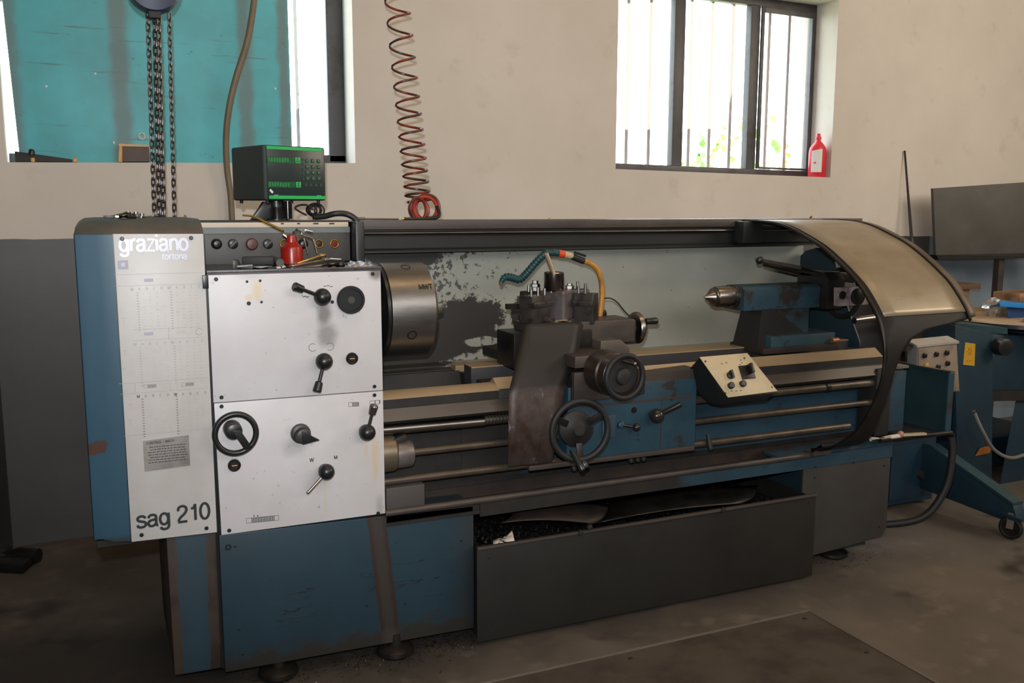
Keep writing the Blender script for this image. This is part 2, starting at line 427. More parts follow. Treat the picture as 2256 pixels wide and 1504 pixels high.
def base_mat():
    mt = bpy.data.materials.new('scuffed_blue_base_paint'); mt.use_nodes = True; t = NT(mt); x = t.xyz()
    c = t.mix(t.mapr(t.noise(3, 5), .35, .7), lin((33, 56, 68)), lin((28, 49, 60)))
    n = t.math('SUBTRACT', t.noise(14, 6), .5)
    # rubbed-through upright band
    cx = t.math('MULTIPLY_ADD', x[2], -.094, .808)
    d = t.math('ABSOLUTE', t.math('SUBTRACT', x[0], cx)); d = t.math('ADD', d, t.math('MULTIPLY', n, .022))
    band = t.mapr(d, .034, .026)
    bandc = t.mix(t.mapr(d, .010, .024), lin((52, 48, 45)), lin((48, 36, 31)))
    # grime along the bottom edge and at the right side
    low = t.mapr(t.math('ADD', x[2], t.math('MULTIPLY', n, .16)), .115, .075)
    rgt = t.math('MULTIPLY', t.mapr(t.math('ADD', x[0], t.math('MULTIPLY', n, .15)), 1.0, 1.09), .7)
    top = t.math('MULTIPLY', t.mapr(t.math('ADD', x[2], t.math('MULTIPLY', n, .1)), .425, .455), t.mapr(x[0], .79, .82, 0, .6))
    g = t.math('MAXIMUM', t.math('MAXIMUM', low, rgt), top)
    # thin scratches
    mp = t.new('ShaderNodeMapping'); t.l.new(t.coord(), mp.inputs[0]); mp.inputs['Scale'].default_value = (1.2, 1, 9)
    mp.inputs['Rotation'].default_value = (0, .12, 0)
    ns = t.new('ShaderNodeTexNoise'); t.l.new(mp.outputs[0], ns.inputs['Vector']); ns.inputs['Scale'].default_value = 2.6; ns.inputs['Detail'].default_value = 3
    sc = t.math('ABSOLUTE', t.math('SUBTRACT', ns.outputs['Fac'], .5))
    sc = t.math('MULTIPLY', t.mapr(sc, .011, .004), t.math('MULTIPLY', t.mapr(t.noise(5, 2, off=(2, 2, 2)), .5, .56), t.math('MULTIPLY', t.mapr(x[2], .16, .2), t.mapr(x[2], .34, .30))))
    chips = t.mapr(t.noise(30, 5, off=(5, 5, 5)), .68, .71)
    c = t.mix(t.math('MULTIPLY', t.math('MAXIMUM', sc, chips), .8), c, lin((24, 18, 16)))
    c = t.mix(g, c, lin((34, 31, 28))); c = t.mix(band, c, bandc)
    t.l.new(c, t.b.inputs['Base Color']); t.l.new(t.mapr(g, 0, 1, .42, .75), t.b.inputs['Roughness'])
    return mt
m_base = base_mat()

def wall_mat():
    mt = bpy.data.materials.new('plaster_with_grey_dado'); mt.use_nodes = True; t = NT(mt); x = t.xyz()
    c = t.mix(t.mapr(t.noise(1.4, 7), .3, .72), lin((208, 201, 192)), lin((194, 186, 177)))
    c = t.mix(t.mapr(t.noise(7, 8, off=(4, 4, 4)), .60, .75, 0, .35), c, lin((168, 152, 138)))
    edge = t.math('ADD', t.math('MULTIPLY_ADD', x[0], -.0085, 1.312), t.math('MULTIPLY', t.math('SUBTRACT', t.noise(9, 3), .5), .008))
    k = t.mapr(t.math('SUBTRACT', x[2], edge), .001, -.001)
    g = t.mix(t.mapr(t.noise(2.2, 6), .35, .7), lin((84, 84, 86)), lin((74, 74, 76)))
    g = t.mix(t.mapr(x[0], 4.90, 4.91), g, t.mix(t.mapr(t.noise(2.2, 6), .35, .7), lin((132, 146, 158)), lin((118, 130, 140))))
    t.l.new(t.mix(k, c, g), t.b.inputs['Base Color']); t.l.new(t.mapr(k, 0, 1, .85, .5), t.b.inputs['Roughness'])
    t.bump(t.noise(60, 5), .12, .002)
    return mt
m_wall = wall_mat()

def floor_mat():
    mt = bpy.data.materials.new('oily_concrete'); mt.use_nodes = True; t = NT(mt); x = t.xyz()
    c = t.mix(t.mapr(t.noise(1.6, 8), .32, .7), lin((100, 92, 84)), lin((74, 67, 60)))
    c = t.mix(t.mapr(t.noise(7, 7, off=(2, 3, 0)), .55, .68, 0, .5), c, lin((118, 106, 94)))
    st = t.mapr(t.noise(2.3, 3, off=(7, 1, 0)), .60, .70, 0, .8)
    c = t.mix(st, c, lin((40, 36, 33)))
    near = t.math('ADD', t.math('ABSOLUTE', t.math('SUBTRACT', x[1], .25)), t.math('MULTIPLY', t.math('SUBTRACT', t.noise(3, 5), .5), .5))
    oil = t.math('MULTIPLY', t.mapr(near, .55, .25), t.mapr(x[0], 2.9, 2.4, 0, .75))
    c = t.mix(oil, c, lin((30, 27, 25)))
    t.l.new(c, t.b.inputs['Base Color']); t.l.new(t.mapr(st, 0, 1, .6, .35), t.b.inputs['Roughness'])
    t.bump(t.noise(30, 6), .15, .003)
    return mt
m_floor = floor_mat()
m_hatch = M('steel_floor_plate', (76, 68, 60), .55, .1, (58, 50, 45), 5, .45, .65, var=.1, bump=.05)
m_hatchrim = M('scraped_angle_iron', (112, 104, 96), .5, .3)

def teal_board_mat():
    mt = bpy.data.materials.new('worn_teal_board_paint'); mt.use_nodes = True; t = NT(mt); x = t.xyz()
    c = t.mix(t.mapr(t.noise(3.5, 8), .35, .68), lin((84, 180, 192)), lin((78, 158, 166)))
    b = None
    for px, wd in ((265, .045), (540, .04), (20, .05), (625, .03)):
        q = PY(px, 180, 1.70).x
        d = t.math('ADD', t.math('ABSOLUTE', t.math('SUBTRACT', x[0], q)), t.math('MULTIPLY', t.math('SUBTRACT', t.noise(6, 6), .5), .06))
        k = t.mapr(d, wd * 1.3, wd * .3, 0, .75, True)
        b = k if b is None else t.math('MAXIMUM', b, k)
    c = t.mix(b, c, lin((102, 112, 110)))
    lines = t.mapr(t.noise(4, 6, (.8, 1, 12), .6, (3, 0, 1)), .62, .70, 0, .55)
    c = t.mix(lines, c, lin((92, 84, 74)))
    ch = t.mapr(t.noise(17, 7, (1, 1, 1.6), .7), .66, .70); c = t.mix(t.math('MULTIPLY', ch, .8), c, lin((78, 60, 50)))
    t.l.new(c, t.b.inputs['Base Color']); t.b.inputs['Roughness'].default_value = .5
    return mt
m_tealboard = teal_board_mat()

def hood_mat():
    mt = bpy.data.materials.new('tan_hood_sheet'); mt.use_nodes = True; t = NT(mt)
    c = t.mix(t.mapr(t.noise(3.5, 7, (1, 2, 1)), .35, .68), lin((146, 133, 112)), lin((128, 115, 95)))
    c = t.mix(t.mapr(t.noise(14, 6, (.3, 1, 1)), .58, .72, 0, .4), c, lin((104, 90, 70)))
    t.l.new(c, t.b.inputs['Base Color']); t.b.inputs['Roughness'].default_value = .36; t.b.inputs['Metallic'].default_value = .2
    return mt
m_hood = hood_mat()
m_hoodframe = M('black_hood_frame', (24, 23, 23), .6, 0, (34, 30, 28), 8, .5, .7, spec=.25)

def glass_mat(name, k, rough=.02):
    mt = bpy.data.materials.new(name); mt.use_nodes = True; nt = mt.node_tree; n = nt.nodes; n.clear()
    o = n.new('ShaderNodeOutputMaterial'); a = n.new('ShaderNodeBsdfTransparent'); g = n.new('ShaderNodeBsdfGlossy'); mx = n.new('ShaderNodeMixShader')
    g.inputs['Roughness'].default_value = rough; mx.inputs[0].default_value = k; a.inputs[0].default_value = (.96, .98, .98, 1)
    nt.links.new(a.outputs[0], mx.inputs[1]); nt.links.new(g.outputs[0], mx.inputs[2]); nt.links.new(mx.outputs[0], o.inputs[0])
    return mt
m_glass = glass_mat('window_glass', .05)
m_film = glass_mat('clear_plastic_film', .35, .15)

# ------------------------------------------------------------------ room
WY = 1.61; X0, X1, Y0, ZC = -2.6, 6.2, -6.2, 4.2; WT = .36
W1 = dict(x0=-.315, x1=1.141, z0l=1.627, z0r=1.654, z1=3.0)
W2 = dict(x0=2.560, x1=4.048, z0l=1.653, z0r=1.630, z1l=2.675, z1r=2.655)
mb = MB()
def wslab(q):   # quad (x,z) x4 -> solid
    mb.hexa([(x, WY, z) for x, z in q], [(x, WY + WT, z) for x, z in q])
wslab([(X0, 0), (W1['x0'], 0), (W1['x0'], ZC), (X0, ZC)])
wslab([(W1['x0'], 0), (W1['x1'], 0), (W1['x1'], W1['z0r']), (W1['x0'], W1['z0l'])])
wslab([(W1['x0'], W1['z1']), (W1['x1'], W1['z1']), (W1['x1'], ZC), (W1['x0'], ZC)])
wslab([(W1['x1'], 0), (W2['x0'], 0), (W2['x0'], ZC), (W1['x1'], ZC)])
wslab([(W2['x0'], 0), (W2['x1'], 0), (W2['x1'], W2['z0r']), (W2['x0'], W2['z0l'])])
wslab([(W2['x0'], W2['z1l']), (W2['x1'], W2['z1r']), (W2['x1'], ZC), (W2['x0'], ZC)])
wslab([(W2['x1'], 0), (X1, 0), (X1, ZC), (W2['x1'], ZC)])
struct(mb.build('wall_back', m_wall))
struct(MB().box((X0 - .3, Y0, -.3), (X0, WY + WT, ZC)).build('wall_left', m_wall))
struct(MB().box((X1, Y0, -.3), (X1 + .3, WY + WT, ZC)).build('wall_right', m_wall))
struct(MB().box((X0 - .3, Y0 - .3, -.3), (X1 + .3, Y0, ZC)).build('wall_front', m_wall))
struct(MB().box((X0 - .3, Y0 - .3, ZC), (X1 + .3, WY + WT, ZC + .2)).build('ceiling', M('ceiling_paint', (214, 200, 178), .9)))
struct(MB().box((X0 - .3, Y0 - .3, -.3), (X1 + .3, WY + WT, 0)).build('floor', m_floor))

def window(name, x0, x1, zl, zr, ztl, ztr, members, panes, yf=1.79):
    root = bpy.data.objects.new(name, None); COL.objects.link(root); root['kind'] = 'structure'; root.location = (x0, yf, zl); WL[root.name] = Vector((x0, yf, zl))
    for (nm, q) in members:
        MB().hexa([(x, yf, z) for x, z in q], [(x, yf + .05, z) for x, z in q]).build(nm, m_wframe, root, bevel=.004)
    for q in panes:
        MB().hexa([(x, yf + .028, z) for x, z in q], [(x, yf + .032, z) for x, z in q]).build('pane', m_glass, root)
    return root
fx = lambda px, py=370: PY(px, py, 1.79).x
# left window behind the teal board
a, b = fx(722, 200), fx(757, 200)
zl = lambda x: 1.627 + (x + .315) * (.027 / 1.456)
w1 = window('window_1', W1['x0'], W1['x1'], 1.627, 1.654, 3, 3,
   [('frame', [(a, 1.665), (1.141, 1.665), (1.141, 3.0), (a, 3.0)]),
    ('frame', [(-.315, 1.627), (1.141, 1.654), (1.141, 1.70), (-.315, 1.673)]),
    ('frame', [(-.315, 2.95), (1.141, 2.95), (1.141, 3.0), (-.315, 3.0)]),
    ('frame', [(-.315, 2.30), (-.285, 2.30), (-.285, 3.0), (-.315, 3.0)])],
   [[(-.315, 1.673), (a, 1.70), (a, 2.95), (-.315, 2.95)]])
xm = fx(668, 200)
MB().hexa([(x, 1.93, z) for x, z in [(xm-.008, 1.62), (xm+.008, 1.62), (xm+.008, 3.0), (xm-.008, 3.0)]], [(x, 1.95, z) for x, z in [(xm-.008, 1.62), (xm+.008, 1.62), (xm+.008, 3.0), (xm-.008, 3.0)]]).build('grille_bar', m_barw, w1)
# right window with three lights and a grille outside
t1, t2, t3, t4, t5, t6 = fx(1479), fx(1502), fx(1643), fx(1666), fx(1775), fx(1797)
zb = lambda x: 1.653 - (x - 2.56) * .0155
ztp = lambda x: 2.675 - (x - 2.56) * .0134
def mem(xa, xb, za, zb_): return [(xa, za(xa)), (xb, za(xb)), (xb, zb_(xb)), (xa, zb_(xa))]
members = [('frame', mem(2.56, 4.048, zb, lambda x: zb(x) + .042)),
           ('frame', mem(2.56, 4.048, lambda x: ztp(x) - .045, ztp)),
           ('mullion', mem(t1, t2, lambda x: zb(x) + .042, lambda x: ztp(x) - .045)),
           ('mullion', mem(t3, t4 - .01, lambda x: zb(x) + .042, lambda x: ztp(x) - .045)),
           ('frame', mem(t5 + .01, 4.048, lambda x: zb(x) + .042, lambda x: ztp(x) - .045)),
           ('frame', mem(2.56, 2.60, lambda x: zb(x) + .042, lambda x: ztp(x) - .045))]
zi, zo = (lambda x: zb(x) + .044), (lambda x: ztp(x) - .047)
panes = [mem(2.60, t1, zi, zo), mem(t2, t3, zi, zo), mem(t4, t5, zi, zo)]
w2 = window('window_2', 2.56, 4.048, 1.653, 1.63, 2.675, 2.655, members, panes)
sash = bpy.data.objects  # opening sash frame of the right light
for sq, q in enumerate((mem(t4 + .012, t5 - .01, lambda x: zo(x) - .034, zo), mem(t4 + .012, t5 - .01, zi, lambda x: zi(x) + .012), mem(t4 - .01, t4 + .012, zi, zo), mem(t5 - .01, t5 + .012, zi, zo))):
    MB().hexa([(x, 1.776, z) for x, z in q], [(x, 1.789, z) for x, z in q]).build('sash', m_wframe, w2, bevel=.003)
MB().box((t6 - .02, 1.765, 2.12), (t6 + .0, 1.792, 2.25)).build('catch', m_black, w2, bevel=.004)
for px in (1378, 1427, 1515, 1560, 1605, 1684, 1727):
    x = PY(px, 300, 1.93).x
    MB().box((x - .010, 1.92, 1.60), (x + .010, 1.94, 2.70)).build('grille_bar', m_barw, w2)

# outside: ground and shrubs, blown out by the daylight
struct(MB().box((-6, WY + WT, -.35), (30, 30, -.3)).build('ground', M('dry_grass_ground', (205, 205, 160), .9, 0, (180, 190, 130), 1)))
m_leaf = M('sunlit_leaves', (120, 165, 80), .6, 0, (160, 180, 90), 3)
lm = MB()
for a_ in (0, PI/3, -PI/3):
    c, s_ = math.cos(a_), math.sin(a_)
    lm.poly([(-.09*c, -.09*s_, -.02), (0, 0, -.05), (.09*c, .09*s_, .02), (0, .02, .06)])
def shrub(x, y, h, r, label):
    t = thing('shrub', label, 'shrub', (x, y, -.3), 'shrubs outside the windows')
    MB().tube([(x, y, -.3), (x + .05, y, h * .3), (x, y, h * .6)], .06).build('stem', m_wood, t)
    mb = MB()
    for i in range(700):
        u = random.random() * 2 * PI; v = math.acos(random.uniform(-1, 1)); q = r * random.random() ** .33
        c = Vector((x + q * math.sin(v) * math.cos(u), y + q * math.sin(v) * math.sin(u), h * .6 + q * 1.15 * math.cos(v)))
        d1 = Vector((random.uniform(-1, 1), random.uniform(-1, 1), random.uniform(-1, 1))).normalized() * .06
        d2 = d1.cross(Vector((random.uniform(-1, 1), .3, random.uniform(-1, 1)))).normalized() * .045
        mb.poly([c - d1, c - d2, c + d1, c + d2])
    mb.build('foliage', m_leaf, t, kind='stuff')
shrub(6.4, 5.2, 1.9, 1.1, 'sunlit shrub seen behind the left light of the right window')
shrub(8.9, 6.3, 1.7, 1.0, 'sunlit shrub seen through the middle light of the right window')
shrub(11.6, 7.2, 1.9, 1.0, 'sunlit shrub seen through the right light of the right window')
shrub(2.35, 5.0, 1.6, .8, 'sunlit shrub outside the left window beside the teal board')

# ------------------------------------------------------------------ the lathe
L = thing('metal_lathe', 'large blue and white metal lathe with curved tan hood, standing across the workshop floor', 'lathe', (1.4, .25, 0))
# --- end gear cover
def cover_mat():
    mt = bpy.data.materials.new('chipped_cover_blue'); mt.use_nodes = True; t = NT(mt); x = t.xyz()
    c = t.mix(t.mapr(t.noise(3, 6, (1, 1, .35)), .35, .7), lin((50, 84, 104)), lin((38, 68, 86)))
    p = PY(212, 988, .01)
    a = t.math('DIVIDE', t.math('SUBTRACT', x[0], p.x), .030); b = t.math('DIVIDE', t.math('SUBTRACT', x[2], p.z), .022)
    d = t.math('ADD', t.math('SQRT', t.math('ADD', t.math('MULTIPLY', a, a), t.math('MULTIPLY', b, b))), t.math('MULTIPLY', t.math('SUBTRACT', t.noise(30, 7), .5), 2.2))
    c = t.mix(t.mapr(d, 1.0, .9), c, lin((74, 54, 46)))
    c = t.mix(t.mapr(t.math('ADD', x[2], t.math('MULTIPLY', t.math('SUBTRACT', t.noise(12, 5), .5), .03)), .525, .512, 0, .7), c, lin((50, 42, 38)))
    t.l.new(c, t.b.inputs['Base Color']); t.b.inputs['Roughness'].default_value = .42
    return mt
gc = MB()
secs = [(-.054, .036, .026), (-.051, .024, .019), (-.043, .010, .017), (-.030, .002, .0145), (.0, 0, .0085), (.044, 0, 0), (.277, 0, 0)]
rows = []
for x, dz, dy in secs:
    rows.append([(x, dy, .508 + (.010 if x < 0 else 0) - (x * .02)), (x, dy, 1.374), (x, .012 + dy, 1.386 - dz * .3), (x, .035 + dy, 1.397 - dz * .6), (x, .075, 1.408 - dz), (x, .12, 1.413 - dz),
                 (x, .60, 1.413 - dz), (x, .62, 1.36), (x, .62, .508)])
gc.rings(rows)
gcov = gc.build('gear_cover', cover_mat(), L, smooth=24)
cp_ = MB()
cp_.rings([[(x, dy - .0012, 1.3745), (x, .012 + dy, 1.3875 - dz * .3), (x, .035 + dy, 1.3985 - dz * .6), (x, .075, 1.4095 - dz), (x, .12, 1.4145 - dz), (x, .60, 1.4145 - dz), (x, .60, 1.38), (x, .10, 1.37)] for x, dz, dy in secs[1:]])
cp_.build('curved_top', M('worn_grey_top', (92, 84, 76), .45, .15, (74, 76, 72), 5, .45, .6), gcov, label='worn grey curved top of the gear cover', smooth=60)
MB().box((-.045, .03, .490), (.284, .6, .510)).build('bottom_edge', m_iron, gcov)
plate = MB().hexa([(.044, -.004, .5055), (.277, -.004, .500), (.277, -.004, 1.374), (.044, -.004, 1.376)], [(.044, .001, .5055), (.277, .001, .500), (.277, .001, 1.374), (.044, .001, 1.376)]).build('cover_plate', m_plate, L, bevel=.0012, label='off-white lettered cover plate')
MB().box((.0425, -.0025, .506), (.0445, .001, 1.376)).build('edge_gap', m_black, gcov)
scr = MB().turned((0, 0, 0), (0, -1, 0), [(0, .0058), (.002, .0058), (.003, .0045)], 14).mesh('screw_mesh')
scrs = MB().turned((0, 0, 0), (0, -1, 0), [(0, .0040), (.001, .0040), (.0015, .003)], 12).mesh('small_screw_mesh')
for px, py in ((269, 526), (421, 524), (312, 1178), (455, 1163)):
    inst('screw', scr, m_screw, plate, PY(px, py, -.004))
yt = -.0045
def pt(px, py): q = PY(px, py, yt); return (q.x, yt, q.z)
sk = -.0  # lettering
q = pt(263, 553); lettering('graziano', m_silverfoil, plate, (q[0], q[1], q[2]), .0305, .24, .0, -.01, 'silver lettering graziano', .89)
q = pt(357, 571); lettering('tortona', m_silverfoil, plate, (q[0], q[1], q[2]), .0118, .24, .0, .02, 'small silver lettering tortona', .95)
q = pt(301, 1163); lettering('sag 210', m_ink, plate, (q[0], q[1], q[2]), .0325, .235, .012, .02, 'dark model lettering sag 210', .98)
mb = MB(); q = PY(271, 583, yt)
mb.box((q.x - .013, yt - .0004, q.z - .012), (q.x + .013, yt, q.z + .012))
lg = mb.build('emblem', m_ink3, plate)
MB().box((q.x - .005, yt - .0009, q.z - .005), (q.x + .005, yt - .0004, q.z + .005)).build('emblem_centre', m_plate, lg)

def printed(name, mat, items, y=yt - .0003):
    mb = MB()
    for (a, b, c, d) in items: mb.poly([(a, y, c), (b, y, c), (b, y, d), (a, y, d)])
    return mb.build(name, mat, plate, kind='stuff')
def XZ(px, py): q = PY(px, py, yt); return q.x, q.z
faint, dark = [], []
def hline(p0, p1, lst, w=.0006):
    a = XZ(*p0); b = XZ(*p1); lst.append((a[0], b[0], (a[1] + b[1]) / 2 - w, (a[1] + b[1]) / 2 + w))
def vline(p0, p1, lst, w=.0006):
    a = XZ(*p0); b = XZ(*p1); x = (a[0] + b[0]) / 2; lst.append((x - w, x + w, b[1], a[1]))
hline((250, 604), (445, 601), faint, .0004); hline((253, 630), (446, 625), faint, .0004)
hline((293, 725), (450, 720), faint, .0004); hline((292, 749), (452, 743), faint, .0004)
hline((262, 843), (456, 834), faint, .0005); hline((265, 866), (457, 856), faint, .0005); hline((273, 958), (462, 946), faint, .0006)
vline((297, 845), (299, 864), faint); vline((375, 841), (377, 860), faint); vline((371, 722), (373, 746), faint)
tabs = [((289, 636), (447, 722), .6), ((295, 757), (456, 840), .8), ((300, 871), (461, 950), 1.0)]
for (tl, br, k) in tabs:
    x0, z1 = XZ(*tl); x1, z0 = XZ(*br); wd = x1 - x0
    for i, cx in enumerate((0, .13, .25, .38, .5, .62, .74, .87, .99)): pass
    for col in range(10):
        cx = x0 + .012 + wd * .095 * col
        if col in (0, 5):
            for r in range(15):
                zz = z1 - .012 - (z1 - z0 - .014) * r / 14
                (dark if k == 1 else faint).append((cx + .001, cx + .0065, zz - .0012, zz + .0010))
            continue
        for r in range(12):
            zz = z1 - .014 - (z1 - z0 - .017) * r / 11
            if random.random() < (.55 if col < 5 else .9):
                wv = random.uniform(.003, .0075) if col > 5 else random.uniform(.002, .006)
                faint.append((cx - wv / 2 + .001, cx + wv / 2 + .001, zz - .0005, zz + .0005))
for (px, py) in ((326, 618), (327, 736)):
    a = XZ(px, py); dark.append(None) if False else None
bars_v = []
for (px, py, n) in ((328, 617, 6), (328, 735, 6)):
    a = XZ(px, py)
    for i in range(n): bars_v.append((a[0] - .012 + i * .004, a[0] - .009 + i * .004, a[1] - .0045, a[1] + .0045))
for (px, py, n) in ((335, 850, 7), (418, 846, 7)):
    a = XZ(px, py)
    for i in range(n): dark.append((a[0] - .011 + i * .0033, a[0] - .0088 + i * .0033, a[1] - .0048, a[1] + .0048))
    for (u, v) in ((-.0215, -.0115),):
        dark.append((a[0] + u, a[0] + u + .0006, a[1] - .005, a[1] + .005)); dark.append((a[0] + u, a[0] + v, a[1] + .0044, a[1] + .005)); dark.append((a[0] + u, a[0] + v, a[1] - .005, a[1] - .0044))
for (px, py) in ((272, 700), (275, 772), (273, 812), (288, 890), (286, 925)):
    a = XZ(px, py); faint.append((a[0] - .006, a[0] + .006, a[1] - .0005, a[1] + .0005)); faint.append((a[0], a[0] + .0006, a[1] - .018, a[1]))
a = XZ(400, 731)
for i in range(6):
    faint.append((a[0] - .012 + i * .004, a[0] - .0112 + i * .004, a[1] - .004, a[1] + .004))
printed('printed_table', m_ink2, faint); printed('printed_marks', M('mid_grey_ink', (112, 112, 116), .5, var=0), dark); printed('printed_scale', m_ink3, bars_v)
for (px0, py0, k) in ((291, 637, .6), (298, 758, .8), (305, 873, 1)):
    hs = 'M A B C D W A B C D'.split()
    for i, ch in enumerate(hs):
        px = px0 + i * 16.4; py = py0 - i * .9 * (1 + k) * .5
        lettering(ch, m_ink2 if k < 1 else (m_ink if i in (0, 5) else M('heading_ink', (120, 120, 124), .5, var=0) if 'heading_ink' not in MATS else MATS['heading_ink']), plate, pt(px, py), .0062 if i in (0, 5) else .0050, .22, name='table_heading', centre=True)
for px in (440,):
    q = XZ(439, 730); MB().torus((q[0], yt, q[1]), (0, 1, 0), .009, .0005, 24, 4, .5, 5.6).build('turning_symbol', m_ink2, plate)
# maker's tin plate
q0, q1 = XZ(315, 972), XZ(419, 1025)
tin = MB().hexa([(q0[0], yt - .001, q1[1] - .004), (q1[0], yt - .001, q1[1]), (q1[0], yt - .001, q0[1] + .006), (q0[0], yt - .001, q0[1] + .001)],
    [(q0[0], yt + .001, q1[1] - .004), (q1[0], yt + .001, q1[1]), (q1[0], yt + .001, q0[1] + .006), (q0[0], yt + .001, q0[1] + .001)]).build('maker_plate', M('dull_tin_plate', (142, 138, 134), .4, .25, (120, 114, 110), 12, .5, .7), plate, label='grey metal maker plate reading CONTROL - MAC')
lettering('CONTROL - MACH', m_ink, tin, (q0[0] + .046, yt - .0014, q0[1] - .007), .0050, .24, .03, .06, name='plate_lettering', centre=True)
mb = MB()
for r in range(7):
    z = q0[1] - .019 - r * .0075
    x = q0[0] + .008 + random.random() * .014
    while x < q1[0] - .012:
        wv = random.uniform(.003, .011); mb.poly([(x, yt - .0014, z - .0011), (x + wv, yt - .0014, z - .0009), (x + wv, yt - .0014, z + .0013), (x, yt - .0014, z + .0011)]); x += wv + .002
mb.build('plate_print', m_ink, tin, kind='stuff')

# --- headstock
HX0, HX1 = .286, .789
hs = MB().box((HX0, .012, .489), (HX1, .44, 1.256)).build('headstock', m_iron, L, bevel=.004)
MB().box((.277, -.001, .50), (HX0 + .001, .3, 1.25)).build('side_gap', m_black, hs)
d1 = MB().hexa([(.2835, -.004, .8885), (.7890, -.004, .8855), (.7885, -.004, 1.2575), (.2835, -.004, 1.2575)], [(.2835, .012, .8885), (.7890, .012, .8855), (.7885, .012, 1.2575), (.2835, .012, 1.2575)]).build('headstock_panel', m_whitep, L, bevel=.0015, label='upper white headstock panel')
d2 = MB().hexa([(.289, -.004, .4895), (.7892, -.004, .4875), (.7890, -.004, .8830), (.2850, -.004, .8860)], [(.289, .012, .4895), (.7892, .012, .4875), (.7890, .012, .8830), (.2850, .012, .8860)]).build('gearbox_panel', m_whitep, L, bevel=.0015, label='lower white gearbox panel')
for par, lst in ((d1, ((476, 615), (821, 603), (488, 875), (825, 851))), (d2, ((488, 895), (825, 870), (505, 1168), (833, 1130)))):
    for px, py in lst: inst('screw', scr, m_screw, par, PY(px, py, -.004))
for px, py in ((544, 620), (573, 618), (576, 665)): inst('screw', scrs, m_screw, d1, PY(px, py, -.0035))
inst('screw', scr, m_screw, d1, PY(548, 668, -.004))
q = PY(452, 618, -.003); MB().box((.2685, -.012, q.z - .022), (.2845, .004, q.z + .016)).build('hinge_block', m_black, hs, bevel=.002)
tray = MB()
tray.box((.281, -.004, 1.2575), (.792, .44, 1.262)); tray.box((.281, -.004, 1.262), (.792, .004, 1.2705)); tray.box((.788, .004, 1.262), (.792, .44, 1.268))
tray.build('top_tray', M('dark_rubbed_tray', (78, 74, 78), .4, .2, (50, 44, 42), 9, .5, .65), L, bevel=.002, label='dark tray on top of the headstock')

Y0p = -.004
def lever(px, py, ex, ey, name, par, ball_r=.026, knob=True, rod=None, rodr=.0055, out=.05):
    """ball hub standing off the panel with an arm to (ex, ey)"""
    lv = MB(); c = PY(px, py, Y0p - .030); base = PY(px, py, Y0p)
    c = Vector((base.x - .004, Y0p - .026, base.z + .004))
    lv.turned((c.x, Y0p, c.z), (0, -1, 0), [(0, ball_r * .78), (.006, ball_r * .78), (.008, ball_r * .6)], 20)
    lv.ball(c, ball_r, 20)
    o = lv.build(name, m_black, par)
    e = PY(ex, ey, Y0p - .03 - out * .3); e = Vector((e.x, e.y, e.z))
    d = (e - c).normalized()
    if knob:
        MB().cyl(c + d * ball_r * .8, e - d * .020, rodr, 12).build('arm', rod or m_black, o)
        MB().turned(e - d * .026, d, [(0, .006), (.004, .0115), (.030, .0135), (.034, .011), (.034, .0)], 16).build('grip', m_black if rod is None else rod, o)
    else:
        MB().turned(c + d * ball_r * .8, d, [(0, .0045), (.004, rodr), ((e - c).length - ball_r * .8 - .003, rodr), ((e - c).length - ball_r * .8, rodr * .6)], 12).build('arm', rod or m_chrome, o, label='bare steel rod arm')
    return o
lever(709, 655, 652, 632, 'speed_lever', d1)
lever(713, 796, 699, 858, 'direction_lever', d1)
lever(807, 951, 823, 897, 'feed_lever', d2, rod=M('dull_chromed_grip', (120, 116, 112), .3, .9))
lever(718, 1037, 676, 1087, 'thread_lever', d2, knob=False, ball_r=.025)
q = PY(772, 660, Y0p); c_ = MB().turned(q, (0, -1, 0), [(0, .0425), (.010, .0425), (.013, .040), (.013, .034), (.010, .033), (.010, 0)], 40).build('round_cap', m_black, d1, label='large black round cap')
MB().turned((q.x, -.013, q.z), (0, -1, 0), [(0, .012), (.003, .011), (.003, 0)], 20).build('cap_centre', M('cap_grey', (52, 50, 50), .5), c_)
q = PY(732, 665, Y0p); MB().turned(q, (0, -1, 0), [(0, .0055), (.003, .005)], 14).build('oil_nipple', m_screw, d1)
def gauge(px, py, par, r=.0185):
    q = PY(px, py, Y0p); g = MB().turned(q, (0, -1, 0), [(0, r), (.006, r), (.008, r * .85), (.005, r * .7), (.005, 0)], 28).build('oil_sight_gauge', m_black, par)
    MB().turned((q.x, q.y - .0055, q.z), (0, -1, 0), [(0, r * .62), (.001, r * .6)], 20).build('gauge_glass', M('amber_gauge_face', (52, 40, 33), .15) if 'amber_gauge_face' not in MATS else MATS['amber_gauge_face'], g)
    MB().box((q.x - r * .4, q.y - .008, q.z - .001), (q.x + r * .4, q.y - .0065, q.z + .001)).build('gauge_mark', m_beige, g)
gauge(775, 789, d1); gauge(516, 1024, d2)
mb = MB()
for px, py, a0, a1 in ((689, 765, .9, 5.6), (727, 763, -2.3, 2.5)):
    q = PY(px, py, Y0p); mb.torus((q.x, q.y - .0006, q.z), (0, 1, 0), .0115, .0007, 28, 4, a0, a1)
mb.build('rotation_symbol', M('symbol_ink', (110, 96, 96), .5, var=0), d1)
mb = MB()
for i, (px, py) in enumerate(((716, 630), (723, 629), (730, 631))):
    q = PY(px, py, Y0p); mb.box((q.x - .004, q.y - .0008, q.z - .0009), (q.x + .004, q.y - .0001, q.z + .0009))
pts = [PY(px, py, Y0p - .0006) for px, py in ((665, 650), (668, 654), (673, 652), (677, 655), (680, 652))]
mb.tube(pts, .0012, 5)
mb.build('lever_symbol', m_ink, d1)
lettering('W', m_ink, d2, PY(687, 1013, Y0p - .0004), .0085, .24, name='panel_letter', centre=True)
